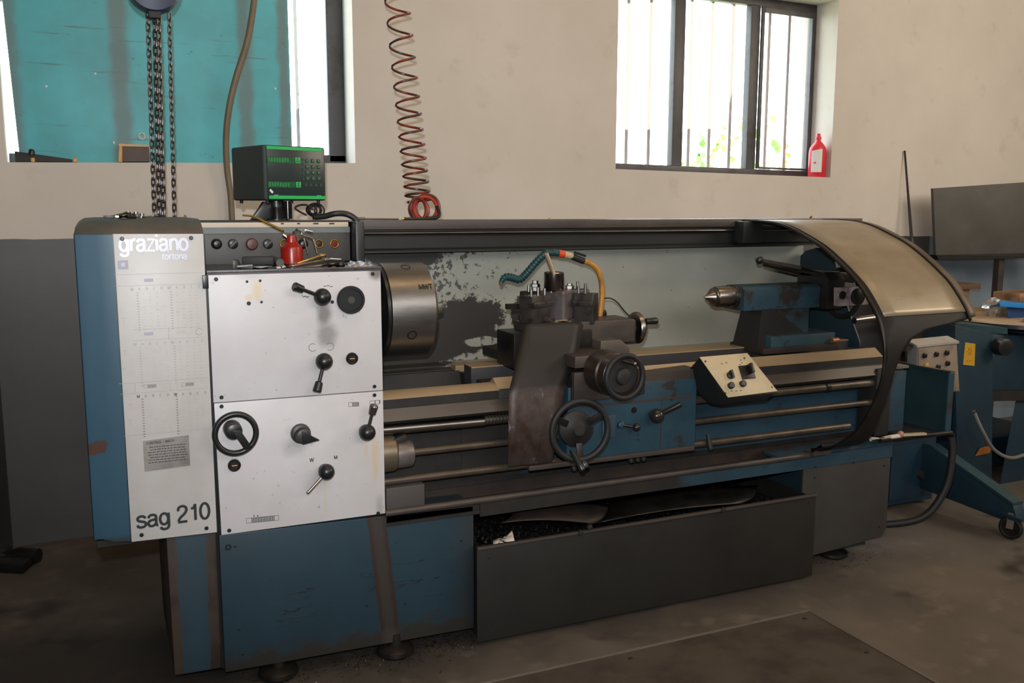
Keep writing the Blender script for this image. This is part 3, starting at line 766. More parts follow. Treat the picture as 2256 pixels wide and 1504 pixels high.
lettering('M', m_ink, d2, PY(740, 1007, Y0p - .0004), .0085, .24, name='panel_letter', centre=True)
mb = MB()
def pbar(px0, px1, pyc, h, slope, n, ends):
    a = PY(px0, pyc, Y0p - .0004); b = PY(px1, pyc + slope, Y0p - .0004); hh = h / 2
    for i in range(n):
        t = ends + (1 - ends - (ends if n > 6 else 0)) * i / (n - 1); p = a.lerp(b, t)
        mb.poly([(p.x, a.y, p.z - hh), (p.x + .0023, a.y, p.z - hh), (p.x + .0023, a.y, p.z + hh), (p.x, a.y, p.z + hh)])
    for s_ in (-1, 1):
        mb.poly([(a.x, a.y, a.z + s_ * hh - .0005), (b.x, a.y, b.z + s_ * hh - .0005), (b.x, a.y, b.z + s_ * hh + .0005), (a.x, a.y, a.z + s_ * hh + .0005)])
    for p in (a, b): mb.poly([(p.x - .0005, a.y, p.z - hh), (p.x + .0005, a.y, p.z - hh), (p.x + .0005, a.y, p.z + hh), (p.x - .0005, a.y, p.z + hh)])
pbar(543, 614, 1147, .015, -7, 15, .16); pbar(768, 789, 891, .012, -1, 5, .4); pbar(815, 836, 887, .011, -2, 2, .5)
for px in (560, 568):
    q = PY(px, 1136, Y0p - .0005); mb.box((q.x - .0016, q.y - .0003, q.z - .002), (q.x + .0016, q.y, q.z + .002))
mb.build('printed_scale', m_ink, d2, kind='stuff')

# gearbox ring wheel with pointer knob
q = PY(519, 955, -.05)
rw = MB().torus(q, (0, -1, 0), .0575, .0085, 48, 12).build('selector_wheel', m_black, L)
kb = MB(); kb.turned((q.x - .004, -.004, q.z + .006), (0, -1, 0), [(0, .026), (.040, .025), (.048, .022), (.05, .018), (.05, 0)], 28)
kb.build('wheel_hub', m_black, rw)
MB().hexa([(q.x - .012, -.052, q.z + .012), (q.x + .012, -.052, q.z + .012), (q.x + .043, -.052, q.z - .042), (q.x + .024, -.052, q.z - .05)],
          [(q.x - .012, -.062, q.z + .012), (q.x + .012, -.062, q.z + .012), (q.x + .043, -.060, q.z - .042), (q.x + .024, -.060, q.z - .05)]).build('wheel_spoke', m_black, rw, bevel=.002)
q = PY(662, 954, Y0p)
kn = MB().turned((q.x, q.y, q.z), (0, -1, 0), [(0, .030), (.012, .029), (.014, .026)], 30).turned((q.x + .003, -.016, q.z - .003), (0, -1, 0), [(0, .024), (.024, .022), (.026, .018), (.026, 0)], 28).build('feed_selector_knob', M('dark_grey_bakelite', (46, 43, 42), .45), d2)
MB().prism([(q.x - .004, q.z + .016), (q.x + .050, q.z - .018), (q.x - .002, q.z - .026)], 1, -.044, -.028).build('pointer', m_black, kn, bevel=.002)

# --- control desk behind the headstock
cb = MB().hexa([(.15, .43, 1.256), (.806, .43, 1.256), (.806, .43, 1.362), (.15, .43, 1.362)], [(.15, .62, 1.256), (.806, .62, 1.256), (.806, .62, 1.362), (.15, .62, 1.362)]).build('switch_panel', m_panelgrey, L, bevel=.002, label='anthracite switch panel behind the headstock')
MB().box((.15, .428, 1.362), (.806, .62, 1.381)).build('grey_strip', M('grey_green_strip', (108, 116, 114), .5), cb)
MB().box((.15, .424, 1.3812), (.800, .62, 1.398)).build('label_strip', m_beige, cb, bevel=.001, label='beige label strip')
MB().box((.15, .430, 1.398), (.806, .62, 1.4035)).build('top_edge', m_iron, cb)
mb = MB()
for px, wv in ((622, .005), (658, .005), (696, .009), (731, .009)):
    q = PY(px, 492, .4235); mb.box((q.x - wv, q.y - .0005, q.z - .003), (q.x + wv, q.y, q.z + .002))
mb.build('printed_symbols', m_ink, cb, kind='stuff')
def knobp(px, py, kind):
    q = PY(px, py, .43)
    if kind == 'lamp': return MB().turned(q, (0, -1, 0), [(0, .0175), (.006, .0175), (.009, .013), (.016, .010), (.018, 0)], 20).build('indicator_lamp', m_black, cb)
    if kind == 'switch':
        o = MB().turned(q, (0, -1, 0), [(0, .0165), (.007, .0165), (.009, .013), (.009, 0)], 20).build('rotary_switch', m_black, cb)
        MB().obox(q + Vector((0, -.014, 0)), (.008, .014, .030), Matrix.Rotation(.8, 4, 'Y')).build('switch_grip', m_panelgrey, o, bevel=.002); return o
    if kind == 'stop':
        o = MB().turned(q, (0, -1, 0), [(0, .012), (.012, .012)], 20).build('stop_button', m_black, cb)
        MB().turned(q, (0, -1, 0), [(.010, .019), (.020, .020), (.026, .016), (.028, 0)], 24).build('mushroom_head', M('faded_red_button', (84, 44, 40), .45), o); return o
    o = MB().torus(q, (0, -1, 0), .0135, .0032, 24, 8).build('ring_bezel', m_brass, cb)
    MB().turned(q, (0, -1, 0), [(0, .011), (.003, .010), (.004, 0)], 20).build('lens', M('red_lens', (110, 40, 36), .2) if kind == 'red' else m_dsteel, o); return o
for px, k in ((477, 'lamp'), (513, 'switch'), (553, 'stop'), (590, 'switch'), (626, 'ring'), (667, 'lamp'), (703, 'ring'), (737, 'red')): knobp(px, 537, k)

# --- top beam and splash back
bm_ = MB().box((.806, .50, 1.369), (3.22, .66, 1.402)).build('top_beam', m_beamlid, L, bevel=.002)
MB().prism([(.515, 1.369), (.515, 1.362), (.508, 1.360), (.508, 1.352), (.525, 1.348), (.525, 1.300), (.512, 1.292), (.512, 1.284), (.60, 1.284), (.60, 1.369)], 0, .80, 2.95).build('beam_channel', m_beam, bm_)
MB().cyl((.82, .500, 1.3555), (2.95, .500, 1.3525), .0042, 8).build('guide_rail', m_steel, bm_)
MB().box((.81, .36, 1.13), (.838, .60, 1.40)).build('beam_end', m_black, bm_, bevel=.003)
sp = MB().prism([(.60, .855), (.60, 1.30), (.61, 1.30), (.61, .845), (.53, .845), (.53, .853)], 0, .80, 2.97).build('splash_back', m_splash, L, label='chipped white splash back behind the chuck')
MB().box((.80, .525, .80), (2.95, .60, .846)).build('splash_foot', m_iron, sp)

# --- end plate under the hood
pts = [PX(px, py, 2.955) for px, py in ((1893, 765), (1893, 752), (1880, 715), (1868, 680), (1845, 600), (1832, 548), (1800, 545), (1775, 552), (1755, 572), (1742, 600), (1735, 640), (1730, 700), (1726, 768))]
MB().prism([(p.y, p.z) for p in pts], 0, 2.955, 2.963).build('end_guard_plate', M('deep_teal_paint', (28, 50, 58), .5), L, bevel=.001, label='dark teal curved end guard plate')

# --- bed
def half_dirty(name, xs):
    mt = bpy.data.materials.new(name); mt.use_nodes = True; t = NT(mt); x = t.xyz()
    c = t.mix(t.mapr(t.noise(4, 6), .35, .7), lin((32, 60, 76)), lin((26, 50, 63)))
    n = t.math('SUBTRACT', t.noise(7, 8, (.6, 1, 1.4), .7), .5)
    k = t.mapr(t.math('ADD', x[0], t.math('MULTIPLY', n, .9)), xs + .1, xs - .1)
    k = t.math('MAXIMUM', k, t.mapr(t.noise(12, 7, (1, 1, 1.5), .7, (3, 0, 0)), .60, .66, 0, .8))
    c = t.mix(k, c, t.mix(t.mapr(t.noise(9, 5), .4, .6), lin((34, 31, 28)), lin((26, 25, 24))))
    t.l.new(c, t.b.inputs['Base Color']); t.b.inputs['Roughness'].default_value = .55
    return mt
bed = MB()
bed.prism([(.13, .50), (.13, .752), (.045, .762), (.028, .775), (.045, .812), (.050, .815), (.050, .845), (.42, .845), (.42, .50)], 0, 1.205, 2.945)
bo = bed.build('bed', m_iron, L, bevel=.002)
bl = MB()
bl.prism([(.13, .50), (.13, .752), (.045, .762), (.028, .775), (.045, .812), (.050, .815), (.050, .842), (.12, .842), (.14, .80), (.40, .80), (.42, .85), (.46, .85), (.46, .50)], 0, .79, 1.2055)
bl.build('gap_bed', m_iron, bo)
MB().prism([(.044, .812), (.028, .776), (.0265, .776), (.0425, .813)], 0, .79, 2.93).build('lower_way_edge', M('brown_way_edge', (74, 65, 56), .45, .2, (50, 44, 39), 6, .45, .7, (.3, 1, 1)), bo)
MB().prism([(.048, .842), (.075, .858), (.12, .858), (.12, .842)], 0, .79, 1.206).build('gap_ledge', m_way, bo)
MB().prism([(.050, .842), (.1, .876), (.125, .862), (.125, .842)], 0, 1.205, 2.93).build('front_way', m_way, bo)
MB().prism([(.25, .800), (.25, .889), (.32, .889), (.32, .800)], 0, 1.185, 2.93).build('inner_way', M('bluish_way_face', (62, 60, 62), .4, .3), bo, bevel=.002)
MB().box((1.186, .249, .886), (2.93, .321, .8905)).build('inner_way_top', m_way, bo)
MB().prism([(.42, .842), (.42, .868), (.47, .868), (.47, .842)], 0, 1.19, 2.93).build('rear_way', m_way, bo)
MB().box((.79, .44, .845), (1.30, .50, .852)).build('gap_edge', m_steel, bo)
MB().box((1.10, .128, .52), (2.93, .1305, .748)).build('bed_side', half_dirty('bed_side_paint', 1.36), bo, label='blue painted side of the bed')
M('brown_rod_steel', (88, 78, 68), .42, .5, (62, 54, 47), 8, .45, .7)
for (n_, z, r, x0, x1, y, mt) in (('lead_screw', .742, .0165, .80, 1.15, .05, m_steel), ('threaded_screw', .742, .0160, 1.15, 2.91, .05, MATS['brown_rod_steel']), ('feed_shaft', .660, .0125, .80, 2.90, .05, MATS['brown_rod_steel']), ('control_rod', .572, .0135, .79, 2.76, .05, MATS['brown_rod_steel'])):
    MB().cyl((x0, y, z + .002), (x1, y, z - .002), r, 16).build(n_, mt, L, label={'lead_screw': 'bright lead screw'}.get(n_))
mb = MB()
for i in range(30):
    x = 1.15 + i * .012
    mb.torus((x, .05, .7435), (1, 0, 0), .0165, .0022, 14, 5)
mb.build('screw_thread', m_steel, L)
# bearing bracket of the rods at the gearbox
br = MB(); br.turned((.79, .06, .665), (1, 0, 0), [(0, .062), (.045, .060), (.055, .050), (.055, 0)], 28)
bk = br.build('bearing_flange', M('cast_aluminium', (118, 106, 92), .4, .7), L, label='tan and grey cast bearing flange')
MB().turned((.84, .05, .660), (1, 0, 0), [(0, .046), (.050, .044), (.056, .040), (.056, 0)], 26).build('bearing_nose', M('grey_cast_metal', (120, 114, 112), .42, .6, (96, 88, 84), 18, .5, .7), bk)
MB().obox((.85, .045, .712), (.05, .04, .02), Matrix.Rotation(-.3, 4, 'Y')).build('bracket', m_iron, bk, bevel=.003)
MB().box((2.87, .02, .52), (2.95, .12, .80)).build('rod_end_bracket', m_iron, L, bevel=.006)
MB().prism([(.06, .62), (.06, .79), (.13, .80), (.13, .60)], 0, 2.95, 2.962).build('bed_end_cover', M('pale_end_casting', (92, 86, 80), .6), L)
for x in (2.30, 2.62): MB().turned((x, .05, .742), (1, 0, 0), [(0, .0165), (.002, .020), (.02, .020), (.022, .0165)], 16).build('stop_collar', m_dsteel, L)

# --- chip pan under the bed
pan = MB()
pan.box((.795, .0, .44), (2.955, .56, .452)); pan.box((.795, .004, .452), (2.955, .012, .482))
po = pan.build('chip_pan', m_iron, L)
MB().cyl((.79, .0, .486), (2.52, .0, .486), .0115, 12).build('pan_rim', m_beamlid, po)
MB().hexa([(1.115, -.002, .43), (2.955, -.002, .432), (2.955, -.002, .484), (1.115, -.002, .478)], [(1.115, .01, .43), (2.955, .01, .432), (2.955, .01, .484), (1.115, .01, .478)]).build('pan_skirt', half_dirty('pan_skirt_paint', 1.93), po, label='blue front skirt of the chip pan')
MB().box((2.36, -.004, .486), (2.955, .10, .497)).build('pan_shoulder', m_bluedirt, po)
MB().box((.80, .02, .452), (.93, .13, .56)).build('pan_corner_block', M('sooty_block', (64, 60, 58), .6), po, bevel=.004)
MB().box((.80, .14, .452), (2.9, .15, .52)).build('pan_back', m_rust, po)
for px, py in ((1882, 1019), (1797, 1028)): inst('screw', scrs, m_screw, po, PY(px, py, -.004))

# --- base cabinet
def side_mat():
    mt = bpy.data.materials.new('scraped_blue_edge_paint'); mt.use_nodes = True; t = NT(mt); x = t.xyz()
    c = t.mix(t.mapr(t.noise(3, 5), .35, .7), lin((35, 60, 73)), lin((29, 51, 62)))
    n = t.math('SUBTRACT', t.noise(12, 8, (1, 1, .5), .7), .5)
    d = t.math('ADD', t.math('ABSOLUTE', t.math('SUBTRACT', x[0], .205)), t.math('MULTIPLY', n, .04))
    c = t.mix(t.mapr(d, .038, .043), c, t.mix(t.mapr(t.noise(9, 6), .4, .65), lin((60, 50, 44)), lin((44, 33, 28))))
    t.l.new(c, t.b.inputs['Base Color']); t.b.inputs['Roughness'].default_value = .6
    return mt
bs = MB().hexa([(.283, .004, .054), (1.094, .004, .040), (1.094, .004, .470), (.283, .004, .487)], [(.283, .54, .054), (1.094, .54, .040), (1.094, .54, .470), (.283, .54, .487)]).build('base_cabinet', m_base, L, bevel=.003, label='scuffed blue base cabinet under the headstock')
MB().hexa([(.141, .03, .062), (.278, .03, .058), (.278, .03, .50), (.138, .03, .50)], [(.141, .54, .062), (.278, .54, .058), (.278, .54, .50), (.138, .54, .50)]).build('base_side', side_mat(), L, bevel=.004, label='narrow scraped blue left part of the base')
MB().box((.276, .02, .06), (.286, .3, .50)).build('base_gap', m_black, bs)
for px, py in ((518, 1203), (535, 1440), (1017, 1190)): inst('screw', scrs, m_screw, bs, PY(px, py, .003))
q = PY(503, 1205, .003); MB().torus((q.x, q.y - .001, q.z), (0, 1, 0), .007, .0022, 18, 6).build('door_lock', m_screw, bs)
mb = MB().box((.16, .12, .10), (1.08, .5, .42)).build('inner_sump', m_black, bs)
# right leg
lg = MB()
lg.prism([(2.492, .432), (2.952, .440), (2.952, .125), (2.925, .088), (2.52, .062), (2.49, .066)], 1, .002, .012)
rl = lg.build('leg_panel', m_greypaint, L, bevel=.0015, label='grey right leg panel')
MB().box((2.51, .013, .09), (2.94, .5, .43)).build('leg_body', m_tealdark, rl)
MB().box((2.52, .05, .045), (2.89, .5, .088)).build('leg_plinth', m_tealdark, rl, bevel=.003)
for px, py in ((1795, 1052), (1948, 1025), (1938, 1160), (1785, 1108)): inst('screw', scrs, m_screw, rl, PY(px, py, .001))
ft = MB().turned((0, 0, 0), (0, 0, 1), [(0, .055), (.008, .062), (.020, .060), (.030, .045), (.034, .022), (.070, .020)], 32).mesh('foot_mesh')
for x, y in ((.822, .02), (.445, .03), (2.76, .10), (2.76, .42), (.445, .45), (.9, .45)):
    inst('levelling_foot', ft, m_dsteel, L, (x, y, 0))

# --- chuck and spindle
AX, AZ = .25, 1.106
MB().turned((.78, AX, AZ), (1, 0, 0), [(0, .085), (.025, .085), (.027, .078), (.066, .078)], 48).build('spindle_flange', M('gold_lit_steel', (150, 134, 110), .25, 1), L)
MB().turned((.838, AX, AZ), (1, 0, 0), [(0, .150), (.003, .156), (.013, .156), (.014, .150)], 56).build('back_plate', m_black, L, label='black chuck back plate')
ck = MB().turned((.852, AX, AZ), (1, 0, 0), [(0, .152), (.003, .158), (.006, .1585), (.150, .1585), (.158, .152), (.158, .06), (.15, .055), (.10, .045)], 64).build('chuck', M('chuck_steel', (128, 126, 124), .36, .95, (100, 96, 92), 30, .5, .8, (.2, 1, 1)), L, label='large round three-jaw chuck', smooth=30)
for k in range(3):
    a = 2 * PI * k / 3 + .95
    jw = MB(); d = Vector((0, math.cos(a), math.sin(a)))
    c = Vector((.996, AX, AZ)); u = Vector((1, 0, 0)); s_ = d.cross(u)
    for (r0, r1, x1) in ((.05, .082, .055), (.082, .112, .036), (.112, .143, .020)):
        jw.hexa([c + d * r0 + s_ * .016 * g for g in (-1,)] + [c + d * r0 + s_ * .016] + [c + d * r1 + s_ * .016, c + d * r1 - s_ * .016],
                [c + u * x1 + d * r0 - s_ * .016, c + u * x1 + d * r0 + s_ * .016, c + u * x1 + d * r1 + s_ * .016, c + u * x1 + d * r1 - s_ * .016])
    jw.build('jaw', m_steel, ck, bevel=.001)
def on_chuck(px, py, R_=.1588):
    best = None
    for i in range(200):
        y = .08 + i * .001; p = PY(px, py, y); e = abs(math.hypot(p.y - AX, p.z - AZ) - R_)
        if best is None or e < best[0]: best = (e, p)
    return best[1], Vector((0, best[1].y - AX, best[1].z - AZ)).normalized()
c, d = on_chuck(908, 738)
MB().turned(c - d * .001, d, [(0, .0165), (.0012, .0165), (.0012, .0125), (-.004, .0115), (-.004, 0)], 24).build('key_socket', m_dsteel, ck)
for a in (1.95, 6.15):
    d = Vector((0, math.cos(a), math.sin(a))); c = Vector((.93, AX, AZ)) + d * .1575
    MB().turned(c, d, [(0, .0165), (.0012, .0165), (.0012, .0125), (-.004, .0115), (-.004, 0)], 20).build('key_socket', m_dsteel, ck)
c, d = on_chuck(938, 631)
st_ = lettering('MWT', m_black, ck, (0, 0, 0), .0125, .30, name='stamped_lettering', centre=True)
tz_ = d.cross(Vector((1, 0, 0))); tz_ = tz_ if tz_.z > 0 else -tz_
attach(st_, ck, c + d * .0008); st_.rotation_euler = Matrix((Vector((1, 0, 0)), -d, tz_)).transposed().to_euler()

# --- curved sliding hood
PROF = [(.5,1.392),(.40,1.391),(.30,1.386),(.23,1.373),(.16,1.352),(.03,1.302),(-.07,1.245),(-.14,1.198),(-.2,1.15),(-.275,1.06),(-.31,.98),(-.318,.90),(-.305,.816),(-.26,.706),(-.19,.613),(-.09,.540),(.0,.502)]
pf = spline([Vector((0, y, z)) for y, z in PROF], 5)
LOW = [(1.034, 3.03), (1.024, 2.90), (1.013, 2.79), (.981, 2.686), (.936, 2.629), (.862, 2.600), (.774, 2.603), (.687, 2.618), (.61, 2.65), (.537, 2.71), (.50, 2.73)]
def xr(z):
    if z >= 1.034: return 3.03
    for (z0, a), (z1, b) in zip(LOW, LOW[1:]):
        if z1 <= z <= z0: return a + (b - a) * (z0 - z) / (z0 - z1)
    return 2.73
def pnorm(i):
    a = pf[max(i-1, 0)]; b = pf[min(i+1, len(pf)-1)]; d = (b - a).normalized(); n = Vector((0, d.z, -d.y))
    return n if n.y < 0 or (abs(n.y) < .3 and n.z > 0) else -n
def hsheet(i0, i1, fx0, fx1, off, nx=6):
    rows = []
    for i in range(i0, i1):
        p = pf[i] + pnorm(i) * off; a, b = fx0(pf[i].z), fx1(pf[i].z)
        rows.append([Vector((a + (b - a) * k / nx, p.y, p.z)) for k in range(nx + 1)])
    return MB().sheet(rows)
iz = next(i for i, p in enumerate(pf) if p.z < 1.071)
hood = hsheet(0, len(pf), lambda z: 2.55, lambda z: xr(z), 0).build('chip_guard_hood', m_hoodframe, L, solid=.003, smooth=60, label='curved black framed chip guard hood')
hsheet(1, iz + 1, lambda z: 2.575, lambda z: 2.985, .004).build('hood_panel', m_hood, hood, solid=.003, smooth=60, label='tan sheet panel of the hood')
hsheet(0, len(pf), lambda z: 2.542, lambda z: 2.553, .002, 1).build('hood_edge_strip', m_dsteel, hood, solid=.010, smooth=60)
hsheet(0, iz + 3, lambda z: 2.989, lambda z: 2.997, .005, 1).build('hood_rib', m_hoodframe, hood, solid=.008, smooth=60)
hsheet(0, iz + 2, lambda z: 3.000, lambda z: 3.034, .004, 2).build('hood_outer_strip', M('brown_outer_strip', (96, 84, 68), .5, .1, (70, 60, 50), 8, .45, .65), hood, solid=.003, smooth=60)
MB().box((2.50, .44, 1.30), (2.60, .505, 1.392)).build('hood_slide_block', m_beam, hood, bevel=.004)
MB().tube([PY(1790, 992, -.02), PY(1812, 982, -.06), PY(1840, 980, -.09)], .010).build('hood_latch', m_dsteel, hood)
MB().box((2.51, -.03, .488), (2.60, .02, .506)).build('hood_foot', m_beamlid, hood, bevel=.003)

# --- carriage: saddle, slides, apron
sd = MB()
sd.box((1.33, .04, .890), (1.73, .50, .925)); sd.box((1.44, -.03, .80), (1.73, .12, .885))
sad = sd.build('saddle', m_iron, L, bevel=.004)
MB().box((1.292, .12, .895), (1.60, .27, 1.018)).build('cross_slide', m_dsteel, L, bevel=.004, label='oily cross slide')
MB().box((1.44, -.05, .915), (1.62, .12, .955)).build('slide_front', M('rubbed_slide_steel', (88, 80, 74), .4, .6), sad, bevel=.003)
MB().prism([(1.60, .93), (1.60, .985), (1.68, .985), (1.72, .955), (1.72, .93)], 1, .06, .36).build('swivel_base', M('brown_grey_casting', (92, 84, 78), .45, .4), sad, bevel=.004)
cs = MB().box((1.36, .135, .962), (1.785, .275, 1.046)).build('compound_slide', m_beamlid, L, bevel=.005, label='brown compound slide under the tool post')
MB().box((1.74, .15, .95), (1.80, .26, 1.040)).build('slide_end', m_iron, cs, bevel=.004)
cw = MB(); cw.turned((1.815, .20, 1.003), (1, 0, 0), [(0, .03), (.006, .056), (.012, .060), (.022, .060), (.030, .052), (.036, .022), (.055, .018), (.055, 0)], 40)
cwo = cw.build('compound_wheel', m_steel, L, label='small steel compound slide wheel')
MB().turned((1.85, .165, 1.030), (1, 0, 0), [(0, .010), (.004, .012), (.045, .013), (.05, .010), (.05, 0)], 16).build('wheel_handle', m_black, cwo)
MB().cyl((1.79, .20, 1.003), (1.82, .20, 1.003), .028, 20).build('wheel_collar', m_dsteel, cwo)
# tool post
tp = MB(); R30 = Matrix.Rotation(math.radians(38), 4, 'Z')
tpc = Vector((1.505, .212, 1.103)); tp.obox(tpc, (.098, .098, .106), R30)
tpo = tp.build('tool_post', M('tool_post_steel', (118, 110, 110), .36, .6, (80, 74, 74), 12, .5, .7), L, bevel=.008, seg=1, label='faceted steel quick-change tool post')
MB().turned((1.487, .205, 1.155), (0, 0, 1), [(0, .034), (.004, .036), (.062, .036), (.066, .033), (.066, .012), (.06, 0)], 36).build('post_nut', M('turned_post_steel', (120, 112, 110), .22, 1), tpo)
MB().turned((1.500, .205, 1.046), (0, 0, 1), [(0, .062), (.006, .062), (.010, .058)], 36).build('post_base', m_chrome, tpo)
MB().cyl(PY(1219, 600, .2), PY(1203, 558, .2), .0085, 12).build('locking_rod', M('pale_worn_rod', (190, 168, 142), .35, .7), tpo)
def holder(c, size, ang, name, screws=3):
    Rz = Matrix.Rotation(ang, 4, 'Z'); h = MB(); h.obox(c, size, Rz); 
    h.obox(Vector(c) + Rz @ Vector((0, -size[1] * .45, size[2] * .18)), (size[0] * 1.02, size[1] * .5, size[2] * .20), Rz)
    o = h.build(name, m_holder, L, bevel=.003)
    for k in range(screws):
        p = Vector(c) + Rz @ Vector((size[0] * (-.35 + .35 * k), -size[1] * .2, size[2] / 2))
        MB().cyl(p, p + Vector((0, 0, .022 + .006 * (k % 2))), .0055, 8).build('clamp_screw', m_steel, o)
    return o
h1 = holder((1.392, .16, 1.098), (.115, .055, .095), .5, 'tool_holder', 4)
h2 = holder((1.43, .27, 1.095), (.075, .05, .11), .35, 'tool_holder', 3)
h3 = holder((1.600, .17, 1.090), (.075, .050, .11), -.9, 'tool_holder', 2)
h4 = holder((1.615, .27, 1.098), (.085, .055, .105), -.3, 'tool_holder', 3)
MB().turned(PY(1179, 640, .22), (0, 0, 1), [(0, .012), (.012, .012), (.014, .017), (.024, .017), (.026, .011), (.036, .011)], 6).build('adjusting_nut', m_steel, h2)
MB().turned(PY(1255, 640, .22), (0, 0, 1), [(0, .012), (.006, .012), (.008, .016), (.018, .016), (.020, .010), (.026, .010)], 6).build('adjusting_nut', m_steel, h4)
MB().box((1.33, .15, 1.062), (1.37, .17, 1.080)).build('cutting_tool', m_steel, h1)
MB().box((1.292, .175, 1.098), (1.37, .195, 1.116)).build('cutting_tool', m_dsteel, h1)
# coolant nozzle
path = spline([PY(px, py, .26) for px, py in ((1104, 622), (1112, 610), (1128, 611), (1144, 616), (1158, 604), (1173, 587), (1188, 570), (1203, 557))], 3)
cool = MB()
for i in range(len(path) - 1):
    a, b = path[i], path[i + 1]; d = b - a
    r = .0085 + .0045 * min(1, i / 4)
    cool.turned(a, d, [(-.002, r * .8), (d.length * .3, r * 1.1), (d.length * .7, r * 1.1), (d.length * .95, r * .75)], 12)
co = cool.build('coolant_nozzle', m_teal, L, label='segmented teal coolant nozzle')
MB().turned(path[0], path[0] - path[1] + Vector((0, 0, -.006)), [(-.002, .0085), (.010, .0055), (.012, 0)], 12).build('nozzle_tip', m_wood, co)
def fit(a, b, r, mt, nm, par=co):
    return MB().cyl(PY(a[0], a[1], .27), PY(b[0], b[1], .27), r, 14).build(nm, mt, par)
fit((1200, 556), (1218, 557), .011, m_teal, 'nozzle_joint'); fit((1216, 556), (1232, 558), .012, m_teal, 'nozzle_joint')
fit((1230, 558), (1243, 560), .0135, m_orange, 'orange_fitting'); fit((1243, 560), (1260, 564), .0125, m_cream, 'pale_fitting')
fit((1258, 564), (1286, 575), .012, m_iron, 'valve_body')
MB().bar(PY(1266, 556, .262), PY(1290, 564, .262), .010, .008).build('valve_lever', m_black, co)
hz = spline([PY(px, py, .27) for px, py in ((1282, 573), (1300, 580), (1316, 594), (1324, 616), (1326, 645), (1324, 672), (1321, 700))], 6)
MB().tube(hz, .0105, 12).build('coolant_hose', m_yellowhose, L, label='amber coolant hose')
MB().turned(PY(1322, 690, .30), (0, 0, 1), [(-.012, .024), (.0, .026), (.012, .022)], 20).build('hose_socket', m_dsteel, L)
MB().tube(spline([PY(px, py, .3) for px, py in ((1330, 657), (1345, 657), (1360, 666), (1375, 684), (1392, 702))], 5), .0028, 6).build('oil_pipe', m_iron, L)
MB().tube(spline([PY(px, py, .28) for px, py in ((1350, 738), (1365, 744), (1385, 742), (1400, 730))], 5), .003, 6).build('oil_pipe', m_iron, L)

# apron
ap = MB(); ap.prism([(1.425, .592), (1.430, .845), (1.955, .840), (1.955, .578)], 1, -.022, .10)
apo = ap.build('apron', M('chipped_blue_apron_paint', (33, 60, 74), .45, 0, (30, 26, 24), 8, .60, .64, (1, 1, 1.3), .06, rough2=.8), L, bevel=.004, label='chipped blue apron of the carriage')
MB().prism([(1.60, .838), (1.60, .86), (1.955, .875), (1.965, .838)], 1, -.02, .06).build('apron_cap', m_beamlid, apo)
q0 = PY(1340, 890, -.0225); q1 = PY(1525, 871, -.0225)
MB().hexa([(q0.x - .18, -.024, q0.z - .003), (q1.x, -.024, q1.z - .005), (q1.x, -.024, q1.z + .003), (q0.x - .18, -.024, q0.z + .001)], [(q0.x - .18, -.02, q0.z - .003), (q1.x, -.02, q1.z - .005), (q1.x, -.02, q1.z + .003), (q0.x - .18, -.02, q0.z + .001)]).build('apron_seam', M('rust_seam', (58, 40, 32), .8), apo)
q = PY(1457, 940, -.0225); MB().box((q.x - .002, -.0235, .60), (q.x + .002, -.02, q1.z)).build('apron_seam', MATS['rust_seam'], apo)
MB().box((1.44, -.045, .80), (1.60, -.02, .90)).build('apron_block', m_beamlid, apo, bevel=.004)
q = PY(1345, 935, -.0225); MB().box((q.x - .035, -.028, q.z - .045), (q.x + .018, -.02, q.z + .035)).build('symbol_plate', M('blue_grey_plate', (40, 62, 72), .5), apo, bevel=.001)
q = PY(1397, 903, -.0225); MB().turned(q, (0, -1, 0), [(0, .011), (.003, .010), (.004, 0)], 16).build('filler_plug', m_dsteel, apo)
mb = MB()
for px, py in ((1403, 972), (1403, 962)):
    q = PY(px, py, -.0225); mb.torus((q.x, q.y - .0015, q.z), (0, 1, 0), .010, .0012, 16, 4, .3, 2.8)
mb.build('arrow_symbol', m_iron, apo)
# levers
q = PY(1447, 916, -.05); bl_ = MB().ball(q, .0265, 20).turned((q.x, -.02, q.z), (0, -1, 0), [(0, .016), (.03, .014)], 16).build('clamp_lever', M('worn_black_ball', (44, 40, 36), .25, .3), L, label='ball-hubbed clamp lever on the apron')
e = PY(1503, 888, -.09); d = (e - q).normalized(); MB().turned(q + d * .022, d, [(0, .007), (.004, .0085), ((e - q).length - .03, .0095), ((e - q).length - .025, .006)], 14).build('lever_rod', m_dsteel, bl_)
q = PY(1402, 941, -.055); s2 = MB().ball(q, .0145, 16).build('feed_engage_lever', m_black, L)
MB().cyl(PY(1368, 935, -.03), q, .0055, 10).build('lever_rod', m_dsteel, s2)
MB().turned(PY(1366, 935, -.022), (0, -1, 0), [(0, .013), (.012, .012), (.015, .008)], 16).build('lever_boss', m_bluedirt, s2)
